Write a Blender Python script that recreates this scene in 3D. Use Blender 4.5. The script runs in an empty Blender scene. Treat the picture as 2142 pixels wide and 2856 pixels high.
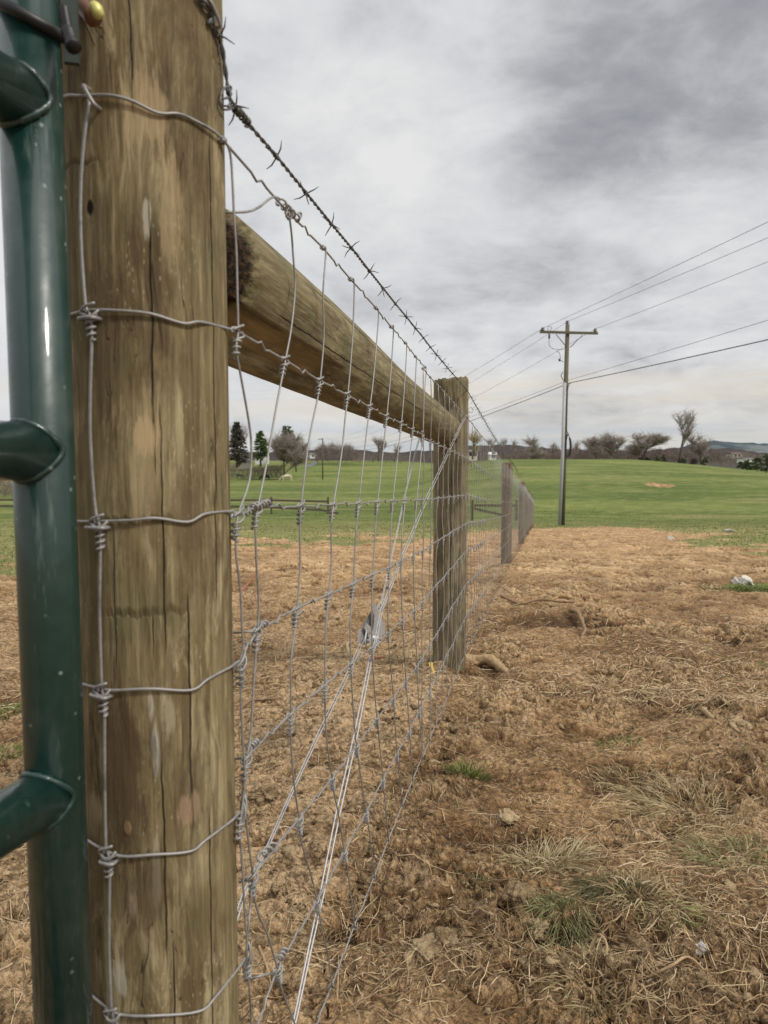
import bpy, math, random
import numpy as np
from math import sin, cos, tan, pi, atan2, sqrt, radians as R
random.seed(7)
rng = np.random.default_rng(11)
SC = bpy.context.scene
COL = SC.collection

# ------------------------------------------------------------------ camera model
F = 2040.0                       # focal length in photo pixels (2142 x 2856)
PITCH = R(4.4)
CZ = 0.90                        # eye height above the local datum

def ae(px, py):
    dx = (px - 1071) / F
    dv = (1428 - py) / F
    dy = cos(PITCH) + dv * sin(PITCH)
    dz = -sin(PITCH) + dv * cos(PITCH)
    return dx / dy, dz / dy

def atY(px, py, Y):
    a, e = ae(px, py)
    return np.array([a * Y, Y, CZ + e * Y])

# the wire plane of the first (braced) panel: X = XO + S*Y
S, XO = 0.207, -0.311
def pl(px, py, off=0.0):
    a, e = ae(px, py)
    Y = (XO + off) / (a - S)
    return np.array([a * Y, Y, CZ + e * Y])

P1 = (-0.240, 0.753); R1 = 0.080
P2 = (0.303, 3.343); R2 = 0.077
def cyl(px, py, c=P1, r=R1 + .0030):
    a, e = ae(px, py)
    # |(aY-cx, Y-cy)| = r
    A = a * a + 1; B = -2 * (a * c[0] + c[1]); Cc = c[0] ** 2 + c[1] ** 2 - r * r
    D = B * B - 4 * A * Cc
    if D < 0: D = 0
    Y = (-B - sqrt(D)) / (2 * A)
    return np.array([a * Y, Y, CZ + e * Y])

# ------------------------------------------------------------------ noise
def _h(ix, iy, s):
    n = (ix.astype(np.int64) * 374761393 + iy.astype(np.int64) * 668265263 + s * 1442695041) & 0xffffffff
    n = ((n ^ (n >> 13)) * 1274126177) & 0xffffffff
    n = (n ^ (n >> 16)) & 0xffffffff
    return n.astype(np.float64) / 4294967295.0
def vnoise(x, y, s=0):
    x = np.asarray(x, float); y = np.asarray(y, float)
    ix = np.floor(x); iy = np.floor(y)
    fx = x - ix; fy = y - iy
    fx = fx * fx * fx * (fx * (fx * 6 - 15) + 10); fy = fy * fy * fy * (fy * (fy * 6 - 15) + 10)
    a = _h(ix, iy, s); b = _h(ix + 1, iy, s); c = _h(ix, iy + 1, s); d = _h(ix + 1, iy + 1, s)
    return (a + (b - a) * fx) * (1 - fy) + (c + (d - c) * fx) * fy
def fbm(x, y, o=4, s=0, g=.5):
    t = 0; a = 1; n = 0
    for k in range(o):
        t = t + a * vnoise(x * 2 ** k + 17.3 * k, y * 2 ** k - 9.1 * k, s + k); n += a; a *= g
    return t / n
def billow(x, y, o=3, s=0, g=.5):
    t = 0; a = 1; n = 0
    for k in range(o):
        t = t + a * np.abs(2 * vnoise(x * 2 ** k + 5.3 * k, y * 2 ** k + 2.1 * k, s + k) - 1); n += a; a *= g
    return t / n
def sst(a, b, x):
    t = np.clip((np.asarray(x, float) - a) / (b - a), 0, 1)
    return t * t * (3 - 2 * t)
def pchip(xs, ys):
    xs = np.array(xs, float); ys = np.array(ys, float)
    h = np.diff(xs); d = np.diff(ys) / h
    m = np.zeros(len(xs)); m[0] = d[0]; m[-1] = d[-1]
    for i in range(1, len(xs) - 1):
        if d[i - 1] * d[i] > 0:
            w1 = 2 * h[i] + h[i - 1]; w2 = h[i] + 2 * h[i - 1]
            m[i] = (w1 + w2) / (w1 / d[i - 1] + w2 / d[i])
    def f(x):
        x = np.clip(np.asarray(x, float), xs[0], xs[-1])
        i = np.clip(np.searchsorted(xs, x) - 1, 0, len(h) - 1)
        t = (x - xs[i]) / h[i]
        return ((2*t**3-3*t**2+1)*ys[i] + (t**3-2*t**2+t)*h[i]*m[i] + (-2*t**3+3*t**2)*ys[i+1] + (t**3-t**2)*h[i]*m[i+1])
    return f

# ------------------------------------------------------------------ terrain
TR = pchip([-4000,-60,-8,0,1,2,3.3,5,6.9,8.7,12,14.8,21,26,31,38,46,58,80,120,170,205,235,300,420,700,1200,2500,6000],
           [.86,.86,.86,.87,.885,.94,1.02,1.11,1.21,1.34,1.60,1.80,2.26,2.65,3.06,3.62,4.05,4.15,3.7,2.2,1.2,.95,1.5,4.5,9,16,20,24,30])
TL = pchip([-4000,-60,-8,0,1,2,3.3,5,6.9,8.7,12,14.8,21,26,31,38,54,100,170,210,250,300,360,480,700,1200,2500,6000],
           [.86,.86,.86,.87,.885,.94,1.02,1.11,1.21,1.34,1.60,1.80,2.26,2.65,3.06,3.62,4.35,5.1,5.7,5.0,3.7,2.6,2.5,6,14,20,24,30])
def hbase(x, y):
    x = np.asarray(x, float); y = np.asarray(y, float)
    yy = np.maximum(y, 1.0)
    a = x / yy
    w = sst(0.0, .17, a) * sst(30, 60, y)
    w = np.where(y < 30, 0.5, w)
    w = np.where(y < 60, w, sst(0.0, .17, a))
    d = TL(y) * (1 - w) + TR(y) * w
    d = d + sst(.30, .62, a) * 4.6 * sst(90, 190, y) * (1 - sst(260, 420, y))
    d = d + (fbm(x / 30, y / 22, 2, 50) - .5) * .5 * sst(45, 90, y)
    return CZ - d
def H(x, y):
    return float(hbase(np.array([x]), np.array([y]))[0])
def gnd(px, py):
    """point of the terrain seen through a photo pixel"""
    a, e = ae(px, py)
    Y = .6
    for _ in range(4000):
        if H(a * Y, Y) > CZ + e * Y: break
        Y *= 1.01
    lo, hi = Y / 1.01, Y
    for _ in range(20):
        m = (lo + hi) / 2
        if H(a * m, m) > CZ + e * m: hi = m
        else: lo = m
    return a * hi, hi
PIT = gnd(1838, 1353)
STONE = gnd(2080, 1640)
PRX = .020 * PIT[1]; PRY = max(1.0, (gnd(1838, 1347)[1] - gnd(1838, 1358)[1]) / 2)
def grassmask(x, y):
    a = x / np.maximum(y, 1)
    n = (fbm(x / 1.6, y / 1.6, 4, 3) - .5)
    edge = np.interp(a, [-1.5, -.6, -.45, -.33, .02, .15, .30, .36, .42, .50, .62, 1.4],
                     [5, 7.0, 9.5, 15, 17, 24, 34.5, 31, 17, 9.5, 8, 7])
    w = np.interp(a, [-.6, -.3, 0, .17, .34, .45, .6], [.5, .40, .32, .12, .10, .6, .7])
    n = n + (fbm(x / 5.5, y / 4.0, 3, 7) - .5) * .9 + (fbm(x / .5, y / .5, 3, 8) - .5) * .7
    r = np.log(np.maximum(y, .3) / edge) / w + n * 2.4
    g = sst(-.35, .45, r)
    # green patch by the white stone
    d2 = ((x - STONE[0] - .25) / .55) ** 2 + ((y - STONE[1] + .25) / .6) ** 2
    g = np.maximum(g, sst(1.25, .35, d2 + n * 1.6) * .9)
    # bare spot in the far field
    q = ((x - PIT[0]) / PRX) ** 2 + ((y - PIT[1]) / PRY) ** 2
    g = g * (1 - sst(1.2, .8, q + n * .8))
    return g
def hole(x, y, c, rx, ry, d):
    q = ((x - c[0]) / rx) ** 2 + ((y - c[1]) / ry) ** 2
    return -d * np.exp(-q)
HOLES = [(gnd(1560, 1738), .34, .22, .055), (gnd(1690, 1745), .2, .15, .035), (gnd(1480, 2520), .10, .05, .045),
         (gnd(1600, 2650), .09, .06, .04), (gnd(1345, 1876), .085, .07, .11), (gnd(1370, 2330), .16, .14, .022),
         (gnd(960, 2635), .08, .025, .03), (gnd(1720, 2130), .16, .1, .02), (gnd(1900, 1990), .14, .08, .03),
         (gnd(2070, 1775), .2, .12, .04)]
MOUNDS = [(gnd(1400, 2210), .11, .09, .022), (gnd(1530, 2150), .10, .07, .018), (gnd(1560, 2330), .14, .09, .015),
          (gnd(1440, 2580), .06, .05, .03), (gnd(1620, 2760), .10, .06, .03), (gnd(1840, 2600), .18, .1, .03), (gnd(760, 2250), .1, .08, .02),
          (gnd(2010, 1990), .16, .1, .03), (gnd(1330, 1820), .2, .1, .02)]
def disp(x, y):
    """small scale relief of the soil, returns (height, cavity 0..1)"""
    near = 1 - sst(14, 40, y)
    wx = x + (fbm(x / .11, y / .11, 2, 91) - .5) * .09
    wy = y + (fbm(x / .11, y / .11, 2, 92) - .5) * .09
    big = (fbm(x / .62, y / .62, 3, 21) - .5) * .11
    mid = (fbm(wx / .17, wy / .14, 5, 31, .56) - .45) * .066
    rough = sst(.38, .62, fbm(x / .5 + 3, y / .5, 2, 41))       # trampled and cloddy against smooth and dry
    side = (XO + S * y) - x
    rough = np.maximum(rough * (1 - .75 * sst(-.05, .1, side) * sst(5.5, 3.4, y)), 0)
    cl = (.42 - billow(wx / .055, wy / .047, 4, 61, .62)) * .046 * (.35 + 1.0 * rough)
    fine = (fbm(wx / .016, wy / .013, 3, 71, .7) - .5) * .0125 * (.6 + .7 * rough)
    # bars left by a crawler track behind the wire
    u = y * 1.0 - x * .12
    bars = (np.abs(((u / .135 + (fbm(x / .25, y / .25, 2, 81) - .5) * .9) % 1) - .5) * 2)
    crk = (1 - sst(.0, .20, bars)) * -.034 + (sst(.0, .45, bars)) * .020
    crk = crk * sst(.02, .12, side) * sst(.95, .7, side) * sst(4.8, 3.2, y) * (.55 + .8 * vnoise(x / .3, y / .3, 83))
    # dry cracks
    c2 = np.abs(fbm(wx / .085, wy / .085, 2, 87) - .5)
    cr2 = -(1 - sst(.0, .011, c2)) * .014 * sst(.52, .66, fbm(x / .4, y / .4, 2, 88))
    d = big + mid + cl + fine + crk + cr2
    hd = 0
    for c, rx, ry, dd in HOLES: hd = hd + hole(x, y, c, rx, ry, dd)
    d = d + hd
    for c, rx, ry, dd in MOUNDS: d = d - hole(x, y, c, rx, ry, dd * .8)
    for c, r_ in ((P2, R2), ((1.467, 8.72), .06), ((2.80, 14.8), .06)):
        q = np.hypot(x - c[0], y - c[1]) - r_
        d = d + .030 * np.exp(-(q / .07) ** 2) * (.4 + 1.2 * vnoise(x / .06, y / .06, 99)) - .035 * np.exp(-(np.maximum(q, 0) / .012) ** 2)
    g = grassmask(x, y)
    cav = np.clip(.5 + (mid * .6 + cl * 1.1 + fine * 1.6 + crk + cr2 * 2 + hd * .45) / .055, 0, 1)  # drives the painted shade of hollows and holes in the soil colour
    sc = near * (1 - .6 * g) + (1 - near) * .5
    # relief fades in from nothing right at the posts
    f = sst(60, 30, y)
    return d * sc * f, cav
def ground_z(x, y):
    xa = np.atleast_1d(np.asarray(x, float)); ya = np.atleast_1d(np.asarray(y, float))
    return hbase(xa, ya) + disp(xa, ya)[0]
def gz(x, y): return float(ground_z(x, y)[0])

# ------------------------------------------------------------------ mesh helpers
class MB:
    def __init__(s): s.v = []; s.f = []; s.n = 0; s.t = []
    def add(s, v, f, t=None):
        v = np.asarray(v, float); s.v.append(v)
        s.f += [tuple(i + s.n for i in q) for q in f]
        s.t.append(np.full(len(v), .5) if t is None else (np.full(len(v), t) if np.isscalar(t) else np.asarray(t)))
        s.n += len(v); return s
    def tube(s, pts, r, n=6, cap=True, t=None):
        pts = [np.asarray(p, float) for p in pts]; m = len(pts)
        rs = [r] * m if np.isscalar(r) else list(r)
        T = []
        for i in range(m):
            d = pts[min(i + 1, m - 1)] - pts[max(i - 1, 0)]
            T.append(d / (np.linalg.norm(d) + 1e-12))
        u = np.cross(T[0], [0, 0, 1.0])
        if np.linalg.norm(u) < 1e-3: u = np.cross(T[0], [1.0, 0, 0])
        u /= np.linalg.norm(u)
        vs = []
        for i in range(m):
            u = u - T[i] * np.dot(u, T[i]); u /= (np.linalg.norm(u) + 1e-12)
            w = np.cross(T[i], u)
            for k in range(n):
                a = 2 * pi * k / n
                vs.append(pts[i] + rs[i] * (cos(a) * u + sin(a) * w))
        fs = []
        for i in range(m - 1):
            for k in range(n):
                k2 = (k + 1) % n
                fs.append((i * n + k, i * n + k2, (i + 1) * n + k2, (i + 1) * n + k))
        if cap:
            fs.append(tuple(range(n - 1, -1, -1))); fs.append(tuple((m - 1) * n + k for k in range(n)))
        return s.add(vs, fs, t)
    def box(s, c, size, rz=0, ax=None, t=None):
        c = np.asarray(c, float); hx, hy, hz = [q / 2 for q in size]
        vs = []
        M = ax if ax is not None else np.array([[cos(rz), sin(rz), 0], [-sin(rz), cos(rz), 0], [0, 0, 1.0]])
        for x in (-hx, hx):
            for y in (-hy, hy):
                for z in (-hz, hz): vs.append(c + x * M[0] + y * M[1] + z * M[2])
        return s.add(vs, [(0, 1, 3, 2), (4, 6, 7, 5), (0, 4, 5, 1), (2, 3, 7, 6), (0, 2, 6, 4), (1, 5, 7, 3)], t)
    def ribbon(s, pts, w, side, t=None):
        pts = [np.asarray(p, float) for p in pts]; m = len(pts); side = np.asarray(side, float)
        vs = []; fs = []
        for i, p in enumerate(pts):
            k = w * (1 - .75 * i / (m - 1))
            vs += [p - side * k / 2, p + side * k / 2]
        for i in range(m - 1): fs.append((2 * i, 2 * i + 1, 2 * i + 3, 2 * i + 2))
        return s.add(vs, fs, t)
    def build(s, name, mat, parent=None, smooth=True, origin=None):
        v = np.vstack(s.v)
        o = np.zeros(3) if origin is None else np.asarray(origin, float)
        me = bpy.data.meshes.new(name)
        me.from_pydata((v - o).tolist(), [], s.f)
        if smooth: me.polygons.foreach_set('use_smooth', [True] * len(me.polygons))
        at = me.attributes.new('tint', 'FLOAT', 'POINT'); at.data.foreach_set('value', np.concatenate(s.t).astype(np.float32))
        me.materials.append(mat)
        me.update()
        ob = bpy.data.objects.new(name, me); COL.objects.link(ob)
        if parent is not None:
            ob.parent = parent
            ob.location = o - np.array(parent.get('_o', (0, 0, 0)))
        else: ob.location = o
        return ob
def fast_mesh(name, V, Q, mat, attrs=None, smooth=True, parent=None):
    """V (n,3), Q (m,3|4) big arrays"""
    me = bpy.data.meshes.new(name); k = Q.shape[1]
    me.vertices.add(len(V)); me.vertices.foreach_set('co', V.astype(np.float32).ravel())
    me.loops.add(Q.size); me.loops.foreach_set('vertex_index', Q.astype(np.int32).ravel())
    me.polygons.add(len(Q)); me.polygons.foreach_set('loop_start', (np.arange(len(Q)) * k).astype(np.int32))
    try: me.polygons.foreach_set('loop_total', np.full(len(Q), k, np.int32))
    except Exception: pass
    me.update(calc_edges=True)
    me.polygons.foreach_set('use_smooth', np.full(len(Q), smooth))
    for n_, a in (attrs or {}).items():
        at = me.attributes.new(n_, 'FLOAT', 'POINT'); at.data.foreach_set('value', a.astype(np.float32))
    me.materials.append(mat); me.validate()
    ob = bpy.data.objects.new(name, me); COL.objects.link(ob)
    if parent: ob.parent = parent
    return ob
def tag(o, label=None, cat=None, group=None, kind=None):
    if label: o['label'] = label
    if cat: o['category'] = cat
    if group: o['group'] = group
    if kind: o['kind'] = kind
    return o
def empty(name, loc, label, cat, group=None):
    o = bpy.data.objects.new(name, None); COL.objects.link(o); o.empty_display_size = .05
    o.location = loc; o['_o'] = tuple(float(c) for c in loc)
    return tag(o, label, cat, group)
def cr(pts, n=6):
    """Catmull-Rom resample"""
    P = [np.asarray(p, float) for p in pts]
    if len(P) < 3: return [P[0] + (P[-1] - P[0]) * i / n for i in range(n + 1)]
    P = [2 * P[0] - P[1]] + P + [2 * P[-1] - P[-2]]
    out = []
    for i in range(1, len(P) - 2):
        for k in range(n):
            t = k / n; a, b, c, d = P[i - 1:i + 3]
            out.append(.5 * ((2 * b) + (c - a) * t + (2 * a - 5 * b + 4 * c - d) * t * t + (3 * b - a - 3 * c + d) * t ** 3))
    out.append(P[-2]); return out

# ------------------------------------------------------------------ node helper
class NT:
    def __init__(s, name, world=False):
        if world:
            s.m = bpy.data.worlds.new(name); SC.world = s.m
        else: s.m = bpy.data.materials.new(name)
        s.m.use_nodes = True; s.t = s.m.node_tree; s.t.nodes.clear(); s.L = s.t.links
    def n(s, typ, **kw):
        o = s.t.nodes.new(typ)
        for k, v in kw.items(): setattr(o, k, v)
        return o
    def put(s, sock, v):
        if v is None: return
        if isinstance(v, bpy.types.NodeSocket): s.L.new(v, sock)
        else:
            if hasattr(sock.default_value, '__len__') and not hasattr(v, '__len__'): v = (v,) * len(sock.default_value)
            if hasattr(v, '__len__') and len(sock.default_value) == 4 and len(v) == 3: v = tuple(v) + (1,)
            sock.default_value = v
    def m_(s, op, a, b=None, c=None, clamp=False):
        o = s.n('ShaderNodeMath', operation=op, use_clamp=clamp)
        s.put(o.inputs[0], a); s.put(o.inputs[1], b); s.put(o.inputs[2], c)
        return o.outputs[0]
    def v_(s, op, a, b=None, scale=None):
        o = s.n('ShaderNodeVectorMath', operation=op)
        s.put(o.inputs[0], a); s.put(o.inputs[1], b)
        if scale is not None: s.put(o.inputs['Scale'], scale)
        return o.outputs['Value'] if op in ('DOT_PRODUCT', 'LENGTH', 'DISTANCE') else o.outputs[0]
    def noise(s, vec, scale, det=4, rough=.55, dist=0, col=False):
        o = s.n('ShaderNodeTexNoise'); s.put(o.inputs['Vector'], vec)
        o.inputs['Scale'].default_value = scale; o.inputs['Detail'].default_value = det
        o.inputs['Roughness'].default_value = rough; o.inputs['Distortion'].default_value = dist
        return o.outputs['Color' if col else 'Fac']
    def voro(s, vec, scale, feat='F1'):
        o = s.n('ShaderNodeTexVoronoi', feature=feat); s.put(o.inputs['Vector'], vec); o.inputs['Scale'].default_value = scale
        return o.outputs['Distance'], o.outputs['Color'] if feat == 'F1' else None
    def ramp(s, f, st, interp='LINEAR'):
        o = s.n('ShaderNodeValToRGB'); s.put(o.inputs[0], f); o.color_ramp.interpolation = interp
        e = o.color_ramp.elements
        while len(e) < len(st): e.new(.5)
        for q, (p, c) in zip(e, st):
            q.position = p; q.color = tuple(c) + (1,) if hasattr(c, '__len__') else (c, c, c, 1)
        return o.outputs[0]
    def mix(s, f, a, b, mode='MIX'):
        o = s.n('ShaderNodeMix', data_type='RGBA', blend_type=mode)
        s.put(o.inputs[0], f); s.put(o.inputs[6], a); s.put(o.inputs[7], b); return o.outputs[2]
    def mapr(s, f, a, b, c=0, d=1, smooth=True):
        o = s.n('ShaderNodeMapRange', interpolation_type='SMOOTHSTEP' if smooth else 'LINEAR')
        for i, v in enumerate((f, a, b, c, d)): s.put(o.inputs[i], v)
        return o.outputs[0]
    def scale(s, vec, sc): return s.v_('MULTIPLY', vec, sc)
    def comb(s, x, y, z):
        o = s.n('ShaderNodeCombineXYZ'); s.put(o.inputs[0], x); s.put(o.inputs[1], y); s.put(o.inputs[2], z); return o.outputs[0]
    def sep(s, v):
        o = s.n('ShaderNodeSeparateXYZ'); s.put(o.inputs[0], v); return o.outputs
    def obj(s): return s.n('ShaderNodeTexCoord').outputs['Object']
    def pos(s): return s.n('ShaderNodeNewGeometry').outputs['Position']
    def attr(s, n): return s.n('ShaderNodeAttribute', attribute_name=n).outputs['Fac']
    def bump(s, h, st, dist, nrm=None):
        o = s.n('ShaderNodeBump'); o.inputs['Strength'].default_value = st; o.inputs['Distance'].default_value = dist
        s.put(o.inputs['Height'], h)
        if nrm is not None: s.put(o.inputs['Normal'], nrm)
        return o.outputs[0]
    def bsdf(s, col, rough=.8, metal=0, spec=.3, normal=None, coat=0, trans=0):
        b = s.n('ShaderNodeBsdfPrincipled'); s.put(b.inputs['Base Color'], col); s.put(b.inputs['Roughness'], rough)
        s.put(b.inputs['Metallic'], metal); s.put(b.inputs['Specular IOR Level'], spec); s.put(b.inputs['Coat Weight'], coat)
        if normal is not None: s.put(b.inputs['Normal'], normal)
        o = s.n('ShaderNodeOutputMaterial')
        if trans:
            tr = s.n('ShaderNodeBsdfTranslucent'); s.put(tr.inputs[0], col)
            mx = s.n('ShaderNodeMixShader'); mx.inputs[0].default_value = trans
            s.L.new(b.outputs[0], mx.inputs[1]); s.L.new(tr.outputs[0], mx.inputs[2]); s.L.new(mx.outputs[0], o.inputs[0])
        else: s.L.new(b.outputs[0], o.inputs[0])
        return s.m
def lin(r, g, b):
    f = lambda c: ((c / 255 + .055) / 1.055) ** 2.4 if c > 10 else c / 255 / 12.92
    return (f(r), f(g), f(b))
def simple(name, c, rough=.7, metal=0, var=.25, sc=30, spec=.3):
    t = NT(name); p = t.obj(); n = t.noise(p, sc, 5)
    col = t.mix(n, tuple(q * (1 - var) for q in c), tuple(min(1, q * (1 + var)) for q in c))
    return t.bsdf(col, rough, metal, spec, t.bump(n, .15, .002))

# ------------------------------------------------------------------ materials
def wood(name, cracks=(), spots=(), gouges=(), light=(.40, .285, .135), mid=(.205, .15, .068), dark=(.075, .048, .024), green=.25,
         speck=.6, seed=0, cut=None, facet=None, contrast=1.0):
    t = NT(name); p0 = t.obj(); p = t.v_('ADD', p0, (seed * 1.7, seed * .9, seed * 2.3))
    x, y, z = t.sep(p0)
    ang = t.m_('ARCTAN2', y, x)
    warp = t.v_('SCALE', t.v_('SUBTRACT', t.noise(t.scale(p, (1, 1, .35)), 9, 3, col=True), (.5, .5, .5)), scale=.06)
    pw = t.v_('ADD', p, warp)
    a = t.noise(t.scale(pw, (1, 1, .16)), 34, 6, .62)                    # long streaks
    b = t.noise(t.scale(pw, (1, 1, .42)), 13, 5, .6)                     # blotches
    g = t.noise(t.scale(p, (1, 1, .035)), 260, 3, .6)                    # fine grain
    c = t.noise(t.scale(pw, (1, 1, .15)), 30, 7, .72, .6)
    base = t.mix(t.mapr(a, .36, .64), dark, mid)
    base = t.mix(t.m_('MULTIPLY', t.mapr(b, .40, .60), .75), t.mix(.6, dark, mid), base) if False else t.mix(t.mapr(b, .38, .58), t.mix(.45, dark, mid), base)
    lt = t.m_('MULTIPLY', t.mapr(c, .49, .60), t.mapr(t.noise(p, 7, 3), .36, .56), clamp=True)
    base = t.mix(t.m_('MULTIPLY', lt, .85 * contrast), base, light)
    brn = t.m_('MULTIPLY', t.mapr(t.noise(t.scale(pw, (1, 1, .4)), 15, 7, .68), .50, .68), .8 * contrast)
    base = t.mix(brn, base, tuple(q * 1.15 for q in (.088, .058, .028)))
    gr = t.m_('MULTIPLY', t.mapr(t.noise(p, 11, 4), .5, .72), green)
    base = t.mix(gr, base, (.115, .135, .062))
    fs = t.noise(t.scale(p, (1, 1, .05)), 120, 5, .75)
    base = t.mix(t.mapr(g, .3, .65), t.mix(.34, base, (0.03, .018, .008)), base)
    base = t.mix(t.m_('MULTIPLY', t.mapr(fs, .52, .70), .45), base, light)
    gl = t.noise(t.scale(pw, (1, 1, .022)), 95, 6, .8)
    base = t.mix(t.m_('MULTIPLY', t.mapr(gl, .50, .42), .38), base, t.mix(.75, base, (.02, .012, .006)))
    ck = t.m_('ABSOLUTE', t.m_('SUBTRACT', t.noise(t.scale(pw, (1, 1, .03)), 42, 3, .6), .5))
    ck = t.m_('MULTIPLY', t.mapr(ck, .006, .001), t.mapr(t.noise(p, 9, 2), .5, .6))
    base = t.mix(t.m_('MULTIPLY', ck, .7), base, (.03, .018, .009))
    h = t.m_('SUBTRACT', t.m_('ADD', t.m_('ADD', t.m_('MULTIPLY', g, .5), t.m_('MULTIPLY', a, .6)), t.m_('MULTIPLY', gl, .5)), ck)
    # mineral / resin specks
    nzs = t.noise(p, 300, 2)
    d, cc = t.voro(t.scale(p, (1, 1, .45)), 230)
    dd = t.m_('MULTIPLY', t.mapr(t.m_('ADD', d, t.m_('MULTIPLY', nzs, .35)), .38, .20), t.mapr(t.sep(cc)[0], .62, .9))
    sp = t.m_('MULTIPLY', dd, t.mapr(t.noise(p, 10, 3, .6), .46, .60))
    d3, c3 = t.voro(t.scale(p, (1, 1, .3)), 420)
    sp2 = t.m_('MULTIPLY', t.m_('MULTIPLY', t.mapr(d3, .35, .15), t.mapr(t.sep(c3)[1], .7, .75)), t.mapr(t.noise(p, 8, 3, .6), .48, .62))
    base = t.mix(t.m_('MULTIPLY', t.m_('MAXIMUM', sp, sp2), speck), base, (.55, .47, .32))
    wob = t.m_('MULTIPLY', t.m_('SUBTRACT', t.noise(t.comb(0, 0, z), 14, 3), .5), .10)
    wv = t.noise(t.comb(seed, 0, z), 60, 2)
    tot = None
    for (an, z0, z1, w) in cracks:
        dist = t.m_('ABSOLUTE', t.m_('SUBTRACT', t.m_('ADD', ang, wob), an))
        ww = t.m_('MULTIPLY', t.m_('ADD', .35, wv), w)
        ln = t.m_('SUBTRACT', 1, t.m_('DIVIDE', dist, ww), clamp=True)
        env = t.m_('MULTIPLY', t.mapr(z, z0, z0 + .05), t.mapr(z, z1, z1 - .05))
        ln = t.m_('MULTIPLY', ln, env)
        tot = ln if tot is None else t.m_('MAXIMUM', tot, ln)
    if tot is not None:
        sh = t.mapr(tot, 0, .55)
        base = t.mix(t.m_('MULTIPLY', sh, .93), base, (.012, .007, .004))
        h = t.m_('SUBTRACT', h, t.m_('MULTIPLY', sh, 2.2))
    nz = t.m_('ADD', t.m_('MULTIPLY', t.noise(t.scale(p, (1, 1, .16)), 75, 5, .72), 1.1), t.m_('MULTIPLY', t.noise(t.scale(p, (1, 1, .5)), 26, 4, .7), .0))
    for (an, z0, ra, rz, colr, amt, hh) in spots:
        q1 = t.m_('DIVIDE', t.m_('SUBTRACT', ang, an), ra); q2 = t.m_('DIVIDE', t.m_('SUBTRACT', z, z0), rz)
        q = t.m_('SQRT', t.m_('ADD', t.m_('MULTIPLY', q1, q1), t.m_('MULTIPLY', q2, q2)))
        q = t.m_('ADD', q, t.m_('MULTIPLY', t.m_('SUBTRACT', nz, .55), 3.2 if rz > .015 else 1.2))
        k = t.mapr(q, 1.0, .45)
        base = t.mix(t.m_('MULTIPLY', k, amt), base, colr)
        h = t.m_('ADD', h, t.m_('MULTIPLY', k, hh))
    for (z0, a0, a1, w) in gouges:
        zz = t.m_('ADD', z, t.m_('MULTIPLY', t.m_('SUBTRACT', t.noise(t.comb(ang, 0, 0), 5, 4, .7), .5), .03))
        q = t.m_('SUBTRACT', zz, z0)
        up = t.m_('MULTIPLY', t.mapr(q, -w * .15, 0, smooth=False), t.mapr(q, w, 0))
        env = t.m_('MULTIPLY', t.mapr(ang, a0, a0 + .25), t.mapr(ang, a1, a1 - .25))
        k = t.m_('MULTIPLY', t.m_('MULTIPLY', up, env), t.mapr(nz, .3, .55))
        base = t.mix(t.m_('MULTIPLY', k, .38), base, (.055, .036, .018))
        h = t.m_('SUBTRACT', h, t.m_('MULTIPLY', k, 1.2))
    if facet:
        an, w, z0, z1 = facet
        ed = t.m_('ADD', t.m_('ABSOLUTE', t.m_('SUBTRACT', ang, an)), t.m_('MULTIPLY', t.m_('SUBTRACT', nz, .5), .10))
        k = t.m_('MULTIPLY', t.mapr(ed, w, w - .05), t.mapr(z, z1, z1 - .06))
        base = t.mix(k, base, t.mix(t.mapr(a, .4, .6), (.36, .26, .13), (.24, .17, .08)))
    if cut:
        k = t.mapr(t.m_('ADD', z, t.m_('MULTIPLY', t.m_('SUBTRACT', nz, .5), .025)), cut + .008, cut - .004)
        fz = t.noise(t.scale(p, (1, 1, .5)), 160, 4, .75)
        base = t.mix(k, base, t.mix(t.mapr(fz, .4, .7), (.010, .006, .003), (.11, .06, .026)))
        h = t.m_('ADD', h, t.m_('MULTIPLY', t.m_('MULTIPLY', fz, k), 5))
    bm = t.bump(h, .75, .0020)
    return t.bsdf(base, .78, 0, .22, bm)

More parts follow.
